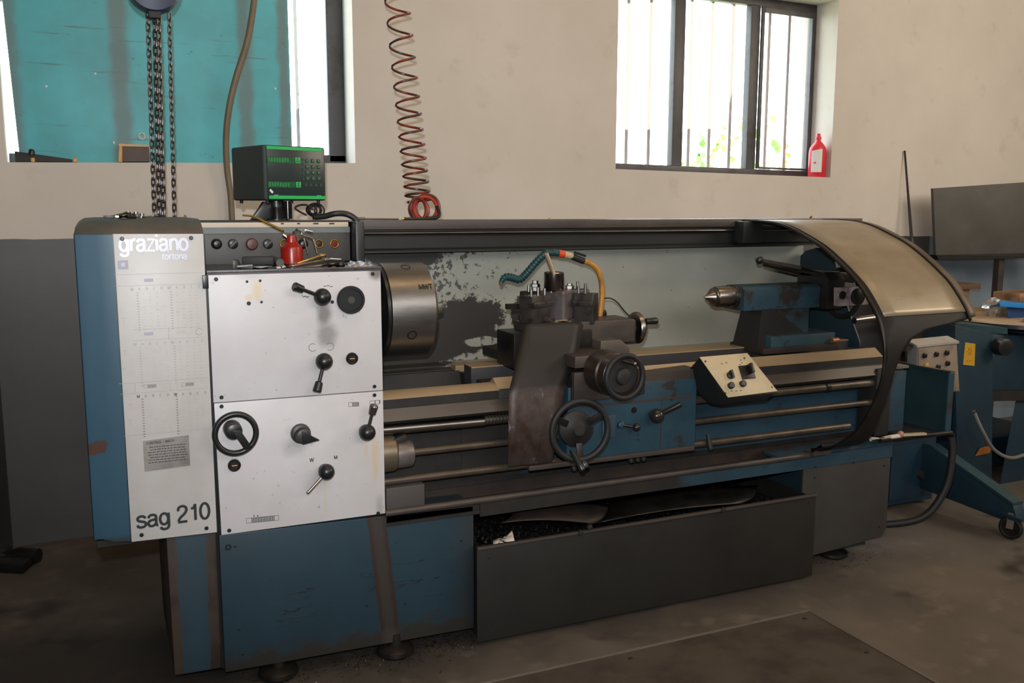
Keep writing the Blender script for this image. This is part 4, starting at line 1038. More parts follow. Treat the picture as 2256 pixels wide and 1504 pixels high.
# apron handwheel
hc = Vector((1.405, -.155, .730))
HT = Matrix.Rotation(-.10, 4, 'Z')
hd = HT @ Vector((0, -1, 0))
hw = MB().torus(hc, hd, .098, .0105, 56, 12).build('carriage_handwheel', m_rubber, L, label='large black carriage handwheel')
dish = MB().turned(hc - hd * -.0 - hd * .018, hd, [(-.06, .030), (-.03, .034), (-.025, .058), (-.012, .060), (-.006, .052), (.002, .030), (.016, .018), (.016, 0)], 36).build('wheel_hub', m_iron, hw)
a_, b_ = MB().frame(hd)
for k in range(3):
    t = .5 + 2 * PI * k / 3; r = a_ * math.cos(t) + b_ * math.sin(t)
    MB().bar(hc + r * .045 - hd * .012, hc + r * .096, .022, .008, up=hd).build('wheel_spoke', m_dsteel, hw, bevel=.002)
MB().turned(PY(1268, 1008, -.165), (.25, -.8, -.9), [(-.03, .007), (.0, .009), (.02, .010), (.045, .011), (.05, .008), (.05, 0)], 14).build('wheel_grip', m_black, hw)
MB().turned(PY(1285, 1018, -.16), (.3, -.5, -1), [(-.02, .005), (.0, .011), (.016, .013), (.022, .010), (.022, 0)], 14).build('wheel_grip', m_black, hw)
# cross slide handwheel and dial
c2 = Vector((1.552, -.185, .902)); dd = Vector((.06, -1, 0)).normalized()
h2w = MB().torus(c2, dd, .071, .0095, 50, 12).build('cross_slide_handwheel', m_rubber, L, label='black cross slide handwheel')
MB().turned(c2 - dd * .14, dd, [(0, .066), (.005, .074), (.075, .074), (.08, .068), (.085, .072), (.118, .070), (.124, .062)], 48).build('dial_drum', M('brown_black_drum', (58, 48, 42), .38, .5), h2w)
MB().turned(c2 - dd * .016, dd, [(0, .060), (.004, .055), (.004, .030), (.014, .026), (.018, .016), (.018, 0)], 40).build('wheel_hub', m_iron, h2w)
MB().cyl(c2 + Vector((-.012, -.004, .055)), c2 + Vector((.026, -.018, .044)), .0058, 12).build('folding_grip', m_dsteel, h2w)
MB().ball(c2 + Vector((.026, -.018, .044)), .0075, 12).build('grip_end', m_steel, h2w)
# control rod dogs
for px, py in ((1262, 1030), (1388, 1012), (1402, 1010), (1415, 1008), (1562, 985)):
    q = PY(px, py, .03); o = MB().turned(q + Vector((0, 0, .02)), (0, -.4, -1), [(-.03, .007), (0, .010), (.025, .011), (.032, .007)], 12).build('rod_dog', m_iron, L)
MB().box((1.28, -.034, .575), (1.945, -.018, .592)).build('apron_foot_rail', m_beamlid, L, bevel=.003)
# rusty shield plate
def shield_mat():
    mt = bpy.data.materials.new('rusty_shield_steel'); mt.use_nodes = True; t = NT(mt); x = t.xyz()
    n = t.noise(9, 9, (1, 1, .7), .7)
    low = t.mix(t.mapr(n, .38, .62), lin((58, 40, 33)), lin((84, 74, 69)))
    low = t.mix(t.mapr(t.noise(26, 8, (1, 1, .6), .75, (3, 1, 1)), .60, .72, 0, .8), low, lin((140, 140, 148)))
    up = t.mix(t.mapr(n, .4, .65), lin((24, 22, 21)), lin((31, 27, 25)))
    c = t.mix(t.mapr(t.math('ADD', x[2], t.math('MULTIPLY', t.math('SUBTRACT', n, .5), .05)), .865, .835), up, low)
    t.l.new(c, t.b.inputs['Base Color']); t.b.inputs['Roughness'].default_value = .5; t.b.inputs['Metallic'].default_value = .2
    return mt
top = [PY(1158, 713, .075), PY(1284, 708, .075)]
rows = []
lft = [(1163, 712, .078), (1152, 722, .075), (1143, 770, .04), (1132, 820, .0), (1124, 850, -.02), (1121, 870, -.03), (1120, 940, -.03), (1119, 1027, -.03)]
rgt = [(1278, 708, .078), (1285, 716, .075), (1276, 765, .04), (1262, 815, .0), (1250, 843, -.02), (1243, 862, -.03), (1230, 935, -.03), (1216, 1018, -.03)]
for (a, b) in zip(lft, rgt):
    pa, pb = PY(*a), PY(*b); rows.append([pa.lerp(pb, k / 6) for k in range(7)])
MB().sheet(rows).build('chip_shield', shield_mat(), L, solid=.003, smooth=50, label='bent rusty chip shield plate')

# --- pendant box
c = [Vector(PY(1540, 787, -.06)), Vector(PY(1645, 778, -.06)), Vector(PY(1712, 862, -.14)), Vector(PY(1603, 876, -.14))]
n = (c[1] - c[0]).cross(c[3] - c[0]).normalized(); n = -n if n.z < 0 else n
back = [Vector((p.x, .03, p.z + dz)) for p, dz in zip(c, (-.05, -.05, -.03, -.03))]
sec = []
ex = (c[1] - c[0]); 
side = [c[0], c[3], PY(1590, 893, -.11), PY(1572, 888, -.06), PY(1552, 858, -.01), PY(1538, 815, .01)]
side = [Vector((0, p.y, p.z)) for p in side]
xl = [c[0].x, c[3].x - .0, c[3].x - .01, c[3].x - .02, c[0].x + .02, c[0].x]
A = [Vector((x, p.y, p.z)) for x, p in zip(xl, side)]; B = [Vector((p.x + ex.x, p.y, p.z)) for p in A]
pb = MB().rings([A, B]).build('pendant_box', m_black, L, bevel=.006, label='black pendant box with cream switch plate')
fc = MB().hexa([p + n * .001 for p in c], [p + n * .004 for p in c]).build('switch_plate', m_cream, pb, bevel=.001)
ux = ex.normalized(); uy = (c[3] - c[0]); o0 = c[0] + n * .004
def onf(px, py):
    d = RM @ Vector((px - CX, py - CY, F)); t = (o0 - CAM).dot(n) / d.dot(n); return CAM + d * t
rotf = Vector((0, 0, 1)).rotation_difference(n)
for px, py in ((1554, 796), (1640, 789), (1700, 853), (1598, 866)): MB().turned(onf(px, py), n, [(0, .004), (.002, .0035), (.002, 0)], 10).build('screw', m_screw, pb)
q = onf(1645, 820); MB().obox(q + n * .003, (.058, .052, .006), Matrix.Rotation(-.0, 4, 'X') @ rotf.to_matrix().to_4x4()).build('switch_base', m_dsteel, pb, bevel=.002)
MB().obox(onf(1648, 815) + n * .018, (.012, .036, .026), rotf.to_matrix().to_4x4()).build('switch_grip', m_black, pb, bevel=.003)
q = onf(1608, 827); MB().turned(q, n, [(0, .014), (.008, .013), (.010, .008), (.010, 0)], 18).obox(q + n * .014, (.008, .030, .014), rotf.to_matrix().to_4x4()).build('rotary_knob', m_black, pb)
for px, py in ((1609, 850), (1635, 846)): MB().turned(onf(px, py), n, [(0, .0125), (.012, .012), (.014, .010), (.014, 0)], 18).build('push_button', m_black, pb)
mb = MB()
for px, py in ((1632, 793), (1634, 799), (1630, 803), (1612, 861), (1622, 861), (1632, 860), (1642, 857), (1590, 801), (1600, 799)):
    mb.obox(onf(px, py) + n * .0004, (.007, .003, .0006), rotf.to_matrix().to_4x4())
mb.build('printed_symbols', m_ink, pb, kind='stuff')
MB().box((2.02, .02, .80), (2.10, .12, .86)).build('pendant_bracket', m_iron, L)

# --- tailstock
ts = MB(); ts.prism([(.185, 1.045), (.185, 1.128), (.20, 1.142), (.30, 1.142), (.315, 1.128), (.315, 1.045)], 0, 2.315, 2.70)
tso = ts.build('tailstock', M('oily_blue_tailstock_paint', (40, 66, 78), .45, 0, (36, 31, 28), 6, .54, .62, (1, 1, 1), .06, rough2=.6), L, bevel=.004, label='blue and rust tailstock')
MB().prism([(2.44, .99), (2.44, 1.048), (2.66, 1.048), (2.66, .985), (2.66, .93), (2.42, .93)], 1, .20, .31).build('tailstock_neck', M('rusty_blue_neck', (36, 60, 70), .5, 0, (40, 32, 27), 7, .44, .52), tso)
MB().hexa([(2.375, .17, .88), (2.74, .17, .87), (2.74, .33, .87), (2.375, .33, .88)], [(2.405, .185, 1.05), (2.46, .185, 1.05), (2.46, .31, 1.05), (2.405, .31, 1.05)]).build('tailstock_body', M('oily_black_casting', (28, 27, 27), .5, .0), tso)
MB().box((2.42, .14, .888), (2.75, .36, .945)).build('tailstock_base', M('scraped_blue_base', (40, 66, 74), .5, 0, (40, 32, 27), 9, .5, .56), tso, bevel=.004)
MB().box((2.375, .13, .876), (2.76, .34, .900)).build('tailstock_sole', m_rust, tso, bevel=.002)
MB().turned(PY(1832, 750, .13), (1, -.1, .05), [(0, .012), (.03, .011), (.032, .006), (.032, 0)], 14).build('sole_bolt', M('copper_bolt', (170, 120, 90), .4, .7), tso)
ql = MB().turned((2.325, .25, 1.100), (-1, 0, 0), [(0, .0445), (.018, .0445), (.020, .040), (.040, .040), (.042, .043), (.100, .041), (.104, .039), (.104, 0)], 36).build('quill', m_steel, L, label='bright tailstock quill')
MB().turned((2.232, .25, 1.100), (-1, 0, 0), [(0, .030), (.004, .036), (.020, .036), (.022, .028), (.060, .003), (.061, 0)], 32).build('live_centre', m_steel, ql)
th = MB().prism([(.15, 1.04), (.14, 1.16), (.17, 1.19), (.32, 1.19), (.34, 1.04)], 0, 2.70, 2.79).build('gear_housing', m_dsteel, tso, bevel=.004)
lv = MB().tube([PY(1850, 610, .2), PY(1762, 590, .2), PY(1676, 574, .2)], .0085, 12).build('quill_clamp_lever', m_beamlid, L)
MB().ball(PY(1673, 573, .2), .016, 18).build('lever_ball', m_black, lv)
MB().tube([PY(1850, 616, .25), PY(1762, 602, .25), PY(1682, 583, .25)], .006, 10).build('lever_ball_rod', m_dsteel, lv)
MB().obox(PY(1852, 610, .2), (.11, .05, .035), Matrix.Rotation(.15, 4, 'Y')).build('lever_boss', m_dsteel, lv, bevel=.004)
pl = [PY(px, py, .12) for px, py in ((1840, 633), (1893, 630), (1906, 640), (1912, 654), (1904, 670), (1840, 674))]
bp = MB().prism([(p.x, p.z) for p in pl], 1, .10, .13).build('white_bracket', M('rubbed_white_casting', (150, 138, 138), .5, 0, (96, 84, 80), 14, .45, .6), L, bevel=.004, label='worn white bracket at the end of the tailstock')
MB().turned(PY(1888, 653, .10), (0, -1, 0), [(0, .034), (.01, .034), (.014, .028), (.014, 0)], 28).build('round_cap', m_dsteel, bp)
MB().turned(PY(1856, 650, .10), (0, -1, 0), [(0, .017), (.004, .017), (.004, .009), (.001, .008), (.001, 0)], 22).build('bore', m_dsteel, bp)
tw = MB().torus((2.90, .27, 1.09), (1, 0, 0), .10, .011, 40, 10).build('tailstock_wheel', m_rubber, L)
MB().cyl((2.78, .27, 1.09), (2.92, .27, 1.09), .024, 20).build('wheel_shaft', m_dsteel, tw)
for k in range(3):
    t = 1 + 2 * PI * k / 3; MB().bar((2.90, .27, 1.09), (2.90, .27 + .1 * math.cos(t), 1.09 + .1 * math.sin(t)), .018, .008, up=(1, 0, 0)).build('wheel_spoke', m_dsteel, tw)
MB().cyl(PY(1882, 706, .1), PY(1925, 700, .1), .014, 14).build('crank_grip', m_steel, tw)

# --- tray and motor box at the far end
MB().hexa([(2.95, .06, .52), (3.075, .06, .52), (3.075, .06, .775), (2.95, .06, .785)], [(2.95, .4, .52), (3.075, .4, .52), (3.075, .4, .775), (2.95, .4, .785)]).build('end_box', m_bluedirt, L, bevel=.004, label='blue box on the end of the bed')
MB().box((2.99, .055, .786), (3.08, .30, .797)).build('end_box_lid', M('dusty_lid', (96, 88, 78), .6), L)
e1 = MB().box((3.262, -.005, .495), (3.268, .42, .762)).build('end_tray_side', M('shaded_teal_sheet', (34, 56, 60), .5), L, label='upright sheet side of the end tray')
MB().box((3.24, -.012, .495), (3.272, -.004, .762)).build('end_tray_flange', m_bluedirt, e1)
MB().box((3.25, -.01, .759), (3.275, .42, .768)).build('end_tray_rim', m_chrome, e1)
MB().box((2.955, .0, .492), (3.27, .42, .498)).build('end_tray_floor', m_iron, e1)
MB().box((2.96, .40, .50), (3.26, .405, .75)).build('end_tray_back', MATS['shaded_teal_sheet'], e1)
MB().cyl((2.85, -.03, .520), (3.275, -.012, .503), .011, 12).build('end_rail', m_dsteel, L)
MB().tube(spline([(3.265, -.02, .50), (3.27, -.03, .40), (3.24, -.03, .26), (3.15, .0, .14), (3.0, .10, .10), (2.93, .16, .12)], 6), .016, 12).build('drain_hose', m_rubber, L, label='black drain hose curving to the base')
MB().box((3.03, .3, .02), (3.20, .5, .16)).build('pump_block', m_iron, L, bevel=.004)

# ------------------------------------------------------------------ chip bin between the legs
cbn = thing('chip_bin', 'long dull grey sheet metal chip bin pushed under the lathe', 'bin', (1.8, .2, 0))
TX0, TX1 = 1.083, 2.512
MB().hexa([(TX0, -.052, .014), (TX1, -.052, .010), (TX1, -.052, .347), (TX0, -.052, .339)], [(TX0, -.048, .014), (TX1, -.048, .010), (TX1, -.048, .347), (TX0, -.048, .339)]).build('front_sheet', m_traymetal, cbn, bevel=.001)
MB().box((TX0, -.06, .337), (TX1, -.045, .346)).build('rim', m_beamlid, cbn, bevel=.002)
MB().box((TX0 + .016, -.05, .014), (TX0 + .019, .46, .34)).build('side_sheet', m_traymetal, cbn)
MB().box((TX1 - .032, -.045, .02), (TX1 - .028, .46, .34)).build('side_sheet', m_traymetal, cbn)
MB().box((TX0 + .019, .456, .014), (TX1 - .032, .46, .40)).build('back_sheet', m_traymetal, cbn)
MB().box((TX0 + .019, -.048, .014), (TX1 - .032, .46, .018)).build('bottom_sheet', m_traymetal, cbn)
for px, py in ((1078, 1228), (1082, 1392), (1783, 1108), (1768, 1247)): inst('rivet', scrs, m_screw, cbn, PY(px, py, -.052))
for px, py in ((1278, 1172), (1298, 1160), (1592, 1122)):
    q = PY(px, py, -.055); MB().turned(q, (0, -1, 0), [(0, .011), (.008, .010), (.01, 0)], 8).build('hook_bolt', m_iron, cbn)
# swarf heap
mb = MB()
for i in range(1500):
    x = TX0 + .03 + random.random() ** 1.6 * 1.2; y = random.uniform(-.04, .4)
    z = .285 + .045 * math.exp(-((x - 1.2) ** 2) / .05) + random.uniform(-.012, .012) + .02 * noise.noise((x * 6, y * 6, 0))
    c = Vector((x, y, z)); d1 = Vector((random.uniform(-1, 1), random.uniform(-1, 1), random.uniform(-.5, .5))).normalized() * random.uniform(.004, .014)
    d2 = d1.cross(Vector((random.random(), random.random(), 1))).normalized() * .0022
    mb.poly([c - d1 - d2, c - d2 * 2 , c + d1 - d2, c + d1 + d2 + Vector((0, 0, .004)), c + d2, c - d1 + d2])
nx, ny = 50, 12
mb.sheet([[Vector((TX0 + .02 + 1.37 * i / nx, -.045 + .5 * j / ny, .272 + .045 * math.exp(-((TX0 + 1.4 * i / nx - 1.2) ** 2) / .05) + .012 * noise.noise((i * .9, j * .9, 2)))) for j in range(ny + 1)] for i in range(nx + 1)])
tag(mb.build('metal_swarf', M('glittering_swarf', (90, 90, 92), .3, .8, (30, 28, 27), 60, .42, .56)), 'heap of dark glittering swarf lying in the chip bin', 'swarf', kind='stuff')
# bent sheets lying in the bin
def bent(name, tl, tr, br_, bl_, yb, label, mt):
    rows = []
    for k in range(9):
        t = k / 8; a = PY(tl[0] + (tr[0] - tl[0]) * t, tl[1] + (tr[1] - tl[1]) * t, yb + .10); b = PY(bl_[0] + (br_[0] - bl_[0]) * t, bl_[1] + (br_[1] - bl_[1]) * t, yb - .03)
        bow = math.sin(PI * t) * .012
        rows.append([Vector((a.x + (b.x - a.x) * s / 6, a.y + (b.y - a.y) * s / 6 - .03 * math.sin(PI * s / 6), a.z + (b.z - a.z) * s / 6 + bow - .006)) for s in range(7)])
    o = MB().sheet(rows).build(name, mt, None, solid=.003, smooth=60); return tag(o, label, 'sheet metal')
bent('bent_sheet', (1134, 1108), (1342, 1108), (1305, 1150), (1103, 1148), .06, 'dark brown bent sheet lying in the left half of the chip bin', m_rust)
bent('bent_sheet', (1345, 1104), (1668, 1066), (1632, 1106), (1308, 1150), .05, 'long dark bent sheet lying in the right half of the chip bin', m_dsteel)
q = PY(1110, 1185, .0)
mb = MB(); 
for k in range(5):
    a = Vector((q.x + .01 * k - .02, q.y + random.uniform(-.02, .02), .318)); mb.poly([a + Vector((-.02, -.01, 0)), a + Vector((.015, -.02, .008)), a + Vector((.02, .015, .022 + .004 * k)), a + Vector((-.01, .02, .012))])
tag(mb.build('crumpled_paper', m_paper, solid=.001), 'crumpled pale scrap lying on the swarf at the left end of the chip bin', 'paper')

# ------------------------------------------------------------------ digital readout on the desk
DY = .44
A = PY(583, 441, DY); yaw = math.radians(18)
ua = Vector((math.cos(yaw), math.sin(yaw), 0)); va = Vector((-math.sin(yaw), math.cos(yaw), 0))
def onq(px, py, o, n):
    d = RM @ Vector((px - CX, py - CY, F)); t = (o - CAM).dot(n) / d.dot(n); return CAM + d * t
B = onq(719, 436, A, va); wdt = (B - A).dot(ua); T = onq(578, 318, A, va); zb_, zt = A.z, T.z
dro = thing('digital_readout', 'dark boxy machine readout with green bands and keypad on top of the switch panel', 'readout', A + ua * wdt / 2 + va * .1 - Vector((0, 0, .06)))
m_dro = M('dark_green_grey_case', (44, 54, 54), .5, var=.04)
o = A.copy(); Rq = Matrix.Rotation(yaw, 4, 'Z')
def db(u0, u1, w0, w1, v0, v1, name, mt, par=dro, bev=.0, **k):
    mb = MB(); pts = []
    for v in (v0, v1):
        pts.append([Vector((o.x, o.y, 0)) + ua * u + va * v + Vector((0, 0, zb_ + w)) for u, w in ((u0, w0), (u1, w0), (u1, w1), (u0, w1))])
    return mb.hexa(pts[0], pts[1]).build(name, mt, par, bevel=bev, **k)
HH = zt - zb_
case = db(0, wdt, 0, HH, 0, .235, 'case', m_dro, bev=.009, seg=3)
fr = db(.012, wdt - .008, .006, HH - .006, -.003, .001, 'front_panel', M('front_panel_black', (34, 46, 46), .3, var=.02), bev=.001)
W_ = wdt
def fz(py): return (441 - py) / (441 - 318) * HH
def fu(px): return onq(px, 380, A, va).__sub__(A).dot(ua)
db(fu(588), fu(710), HH - .014, HH - .004, -.0042, -.003, 'green_band', m_green, fr)
db(fu(590), fu(714), .005, .016, -.0042, -.003, 'green_band', m_green, fr)
m_disp = M('green_display_window', (24, 96, 54), .3, 0, (18, 66, 44), 90, .4, .6)
m_disp2 = M('green_axis_tile', (40, 160, 84), .35, var=.03)
for py in (350, 405):
    z = fz(py); db(fu(588), fu(648), z - .011, z + .009, -.0038, -.003, 'display_window', m_disp, fr)
    t_ = db(fu(650), fu(661), z - .010, z + .009, -.0042, -.003, 'axis_tile', m_disp2, fr, bev=.0005)
    for k in range(8):
        u = fu(590) + k * .0098
        db(u + .001, u + .0072, z - .0075, z + .006, -.0044, -.0036, 'digit', M('dim_digit', (30, 120, 64), .4) if 'dim_digit' not in MATS else MATS['dim_digit'], fr)
for k, py in ((0, 350), (1, 405)):
    c = A + ua * fu(655.5) + Vector((0, 0, fz(py))) - va * .0048
    tm = MB()
    if k == 0:
        tm.torus(c, va, .0045, .0009, 16, 4, ex=1.2)
    else:
        for e0, e1 in (((-.004, .005), (.004, .005)), ((.004, .005), (-.004, -.005)), ((-.004, -.005), (.004, -.005))): tm.bar(c + ua * e0[0] + Vector((0, 0, e0[1])), c + ua * e1[0] + Vector((0, 0, e1[1])), .0016, .0008, up=va)
    tm.build('tile_symbol', m_dro, fr)
m_key = M('dark_green_key', (28, 62, 50), .4, var=.03); m_keyl = M('green_key_legend', (46, 130, 84), .5, var=0)
for r in range(4):
    for c_i in range(3):
        u = fu(676 + c_i * 12.5); z = fz(350 + r * 13.5)
        ky = db(u - .0065, u + .0065, z - .0065, z + .0065, -.0048, -.003, 'key', m_key, fr, bev=.0008)
        db(u - .0022, u + .0022, z - .003, z + .003, -.0052, -.0046, 'key_legend', m_keyl, fr)
for c_i in range(4):
    u = fu(672 + c_i * 11); db(u - .005, u + .005, fz(405) - .005, fz(405) + .005, -.0046, -.003, 'key', m_key, fr)
for r in range(5):
    u = fu(667); z = fz(348 + r * 11); db(u - .003, u + .003, z - .004, z + .004, -.0046, -.003, 'key', m_key, fr)
# pale emblem and small lettering
mb = MB(); c = A + ua * fu(594) + Vector((0, 0, fz(424))) - va * .0035
for p in ((0, .007), (.005, .002)):
    q = c + ua * p[0] + Vector((0, 0, p[1])); mb.poly([q + ua * -.005, q + Vector((0, 0, .006)), q + ua * .005, q + Vector((0, 0, -.005))])
mb.build('emblem', m_white, fr)
text('maker_lettering', 'fidia', m_white, fr, A + ua * fu(602) + Vector((0, 0, fz(431))) - va * .0035, .011, rot=(PI/2, 0, yaw), bold=.0003) if False else None
mb = MB(); c = A + ua * fu(601) + Vector((0, 0, fz(430))) - va * .0035
for k in range(4): mb.poly([c + ua * (k * .0042) + Vector((0, 0, -.003)), c + ua * (k * .0042 + .0028) + Vector((0, 0, -.003)), c + ua * (k * .0042 + .0028) + Vector((0, 0, .003)), c + ua * (k * .0042) + Vector((0, 0, .002))])
mb.build('small_lettering', m_ink2, fr)
mb = MB(); c = A + ua * fu(696) + Vector((0, 0, fz(430))) - va * .0035
for k in range(3): mb.poly([c + ua * (k * .0055) + Vector((0, 0, -.002)), c + ua * (k * .0055 + .004) + Vector((0, 0, -.002)), c + ua * (k * .0055 + .004) + Vector((0, 0, .002)), c + ua * (k * .0055) + Vector((0, 0, .002))])
mb.build('small_lettering', m_ink2, fr)
for u, v in ((.02, .02), (W_ - .02, .02), (.02, .21), (W_ - .02, .21)):
    q = A + ua * u + va * v; MB().cyl(q, q - Vector((0, 0, .010)), .006, 12).build('rubber_foot', m_rubber, dro)
cz = 1.4037
q = A + ua * .085 + va * .08
st = MB().turned((q.x, q.y, cz), (0, 0, 1), [(0, .042), (.006, .042), (.010, .030), (zb_ - cz - .004, .026), (zb_ - cz, .026)], 24).build('stand_post', m_black, dro)
MB().turned((q.x + .035, q.y - .02, cz + .004), (0, 0, 1), [(0, .015), (zb_ - cz - .006, .015)], 18).build('clamp_cylinder', M('glossy_black_cylinder', (20, 20, 22), .15), dro)
MB().turned((q.x - .005, q.y - .035, cz + .004), (0, 0, 1), [(0, .017), (.034, .017), (.036, .0175), (.042, .0175)], 18).build('clamp_knob', m_dsteel, dro)
MB().prism([(q.x - .09, cz), (q.x - .02, cz), (q.x - .02, zb_ - .004), (q.x - .045, zb_ - .004)], 1, q.y - .02, q.y + .02).build('stand_bracket', m_black, dro, bevel=.003)
# cable bundle and conduit from the readout
cb_ = MB()
for k in range(7):
    c0 = PY(694 + 5 * math.sin(k), 463, .52); R_ = .022 + .004 * (k % 3)
    cb_.torus(c0 + Vector((.004 * k - .012, 0, .0)), (math.cos(k * .5), .9, .15), R_, .0032, 22, 6, ex=.62 if k % 2 else .8)
tag(cb_.build('cable_coil', m_rubber), 'tangle of thin black cable coiled beside the readout stand', 'cable')
pl_ = spline([PY(676, 474, .5), PY(660, 466, .5), PY(650, 458, .5), PY(660, 452, .5), PY(676, 452, .5), PY(690, 462, .5)], 6)
tag(MB().tube(pl_, .0035, 8).build('cable_loop', m_rubber), 'single loop of black cable left of the cable tangle', 'cable')
cp = spline([PY(690, 478, .50), PY(715, 476, .48), PY(740, 470, .46), PY(765, 472, .46), PY(785, 485, .45), PY(796, 510, .44), PY(793, 540, .44), PY(782, 566, .45)], 6)
tag(MB().tube(cp, .0105, 12).build('black_conduit', M('ribbed_black_conduit', (34, 34, 34), .45)), 'thick black conduit arching down behind the end of the switch panel', 'cable')

# ------------------------------------------------------------------ oil can and tools on the headstock tray
TZ = 1.2622
oc = thing('oil_can', 'red oil can with long brass spout and chrome pump lever on the headstock tray', 'oil can', (.632, .30, TZ))
ox, oy = PY(642, 540, .30).x, .30
ob = MB().turned((ox, oy, TZ), (0, 0, 1), [(0, .033), (.002, .0355), (.052, .0355), (.058, .034), (.066, .026), (.074, .0185), (.090, .0175), (.096, .0165), (.098, .010), (.098, 0)], 36).build('can_body', m_red, oc, smooth=25)
MB().turned((ox, oy, TZ), (0, 0, 1), [(0, .034), (.0, .0362), (.004, .0362), (.005, .0355)], 36, caps=False).build('base_ring', m_dsteel, oc)
MB().turned((ox - .012, oy, TZ + .088), (-.8, 0, .6), [(-.006, .009), (.008, .007), (.018, .005)], 16).build('spout_collar', m_chrome, oc)
sp_ = spline([PY(625, 509, .30), PY(605, 499, .30), PY(580, 487, .30), PY(562, 478, .30), PY(548, 475, .30), PY(534, 474, .30)], 5)
MB().tube(sp_, .004, 10, rad=[.0048 - .002 * i / len(sp_) for i in range(len(sp_))]).build('spout', M('brass_spout', (140, 112, 48), .35, .7), oc)
MB().tube([PY(645, 513, .29), PY(654, 505, .29), PY(662, 506, .29), PY(666, 515, .29), PY(660, 522, .29)], .005, 10).build('pump_head', m_chrome, oc)
MB().bar(PY(671, 507, .28), PY(689, 512, .28), .006, .007).build('pump_tip', m_chrome, oc, bevel=.001)
MB().tube(spline([PY(662, 517, .28), PY(675, 521, .28), PY(688, 526, .28), PY(693, 540, .28), PY(698, 559, .28)], 4), .0032, 8).build('pump_lever', m_chrome, oc)
MB().tube(spline([PY(660, 519, .285), PY(668, 524, .285), PY(673, 540, .285), PY(677, 558, .285)], 4), .0025, 8).build('pump_lever', m_chrome, oc)

def rod_tool(name, pts, r, mt, label, cat, seg=10, group=None):
    return tag(MB().tube(pts, r, seg).build(name, mt), label, cat, group)
def on_tray(px, py, dz=0.0, z=TZ): q = PZ(px, py, z); return Vector((q.x, q.y, z + dz))
def tr(px, y, dz=0.0): q = PY(px, 580, y); return Vector((q.x, y, TZ + dz))
# black chuck-key like socket holder, ring facing the viewer
k1 = thing('socket_wrench', 'black socket tool with its open ring end facing forward, left of the red oil can', 'wrench', tr(600, .16))
a, b = tr(617, .10, .020), tr(600, .34, .020)
MB().turned(a, b - a, [(0, .0095), (0, .0125), (.004, .0135), (.05, .0135), (.055, .010), ((b - a).length, .0095)], 20).build('socket_barrel', m_black, k1)
MB().turned(a, a - b, [(.0, .0125), (.002, .0125), (.002, .0100), (.0, .0100)], 20, caps=False).build('ring_rim', m_dsteel, k1)
MB().box((a.x - .010, .10, TZ), (a.x + .012, .30, TZ + .008)).build('rest', m_black, k1)
k2 = thing('black_tool_bar', 'flat black bar tool lying at the left end of the tray', 'tool', tr(545, .14))
MB().bar(tr(530, .12, .006), tr(600, .10, .006), .018, .011).build('bar', m_black, k2, bevel=.002)
MB().bar(tr(534, .24, .02), tr(604, .22, .02), .03, .026).build('handle', m_rubber, k2, bevel=.004)
MB().hexa([tr(512, .15, .0), tr(530, .15, .0), tr(524, .15, .026), tr(514, .15, .028)], [tr(514, .20, .0), tr(532, .20, .0), tr(526, .20, .026), tr(516, .20, .028)]).build('jaw', m_dsteel, k2, bevel=.001)
MB().bar(tr(522, .11, .011), tr(556, .11, .0135), .006, .005).build('scraped_edge', m_steel, k2)
rod_tool('tool_shaft', [tr(556, .07, .006), tr(590, .06, .006), tr(606, .06, .006)], .0055, m_black, 'short black round shaft in front of the flat black bar tool', 'tool')
t_ = MB().turned(tr(606, .04, .007), (1, .1, 0), [(0, .004), (.003, .007), (.014, .008), (.018, .004)], 14).build('bright_nut', m_chrome); tag(t_, 'small bright nut lying at the front of the tray, left one', 'nut')
t_ = MB().turned(tr(622, .05, .009), (.3, -1, .1), [(0, .004), (.002, .006), (.010, .006), (.012, .003)], 12).build('bright_nut', m_chrome); tag(t_, 'tiny bright pin head right of the small bright nut', 'nut')
sk_ = thing('spanner', 'brass coloured long spanner lying on top of the spanners right of the oil can', 'spanner', tr(690, .18))
def spanner(root, p0, p1, w, h, mt, head=.012):
    MB().bar(p0, p1, w, h).build('shank', mt, root, bevel=.001)
    d = (p1 - p0).normalized()
    MB().torus(p1 + d * head * .8, Vector((0, .0, 1)) - d * d.z, head * .75, head * .35, 20, 8).build('ring_head', mt, root)
    s = d.cross(Vector((0, 0, 1)))
    MB().bar(p0, p0 - d * head * 1.4 + s * head * .7, w * .7, h).bar(p0, p0 - d * head * 1.4 - s * head * .7, w * .7, h).build('open_jaw', mt, root)
m_gold = M('gold_lit_steel_tool', (200, 168, 110), .3, .9)
spanner(sk_, tr(652, .20, .010), tr(705, .26, .030), .014, .006, m_gold)
s2_ = thing('spanner', 'bright chrome spanner under the brass coloured one', 'spanner', tr(680, .1)); spanner(s2_, tr(640, .10, .008), tr(716, .20, .020), .013, .005, m_chrome)
s3_ = thing('spanner', 'dull steel spanner at the front of the spanner bunch', 'spanner', tr(680, .1)); spanner(s3_, tr(655, .045, .005), tr(738, .10, .012), .014, .006, m_steel)
s4_ = thing('spanner', 'thin bright spanner pointing right behind the bunch of spanners', 'spanner', tr(730, .3)); spanner(s4_, tr(752, .30, .014), tr(718, .30, .018), .006, .005, m_chrome, .008)
rod_tool('black_grip', [tr(722, .07, .010), tr(745, .07, .011), tr(756, .08, .010)], .010, m_black, 'black rubber grip lying in front of the spanners', 'handle')
rod_tool('steel_pin', [tr(757, .07, .012), tr(765, .07, .012)], .006, m_chrome, 'bright steel pin at the end of the black rubber grip', 'pin')
rows = []
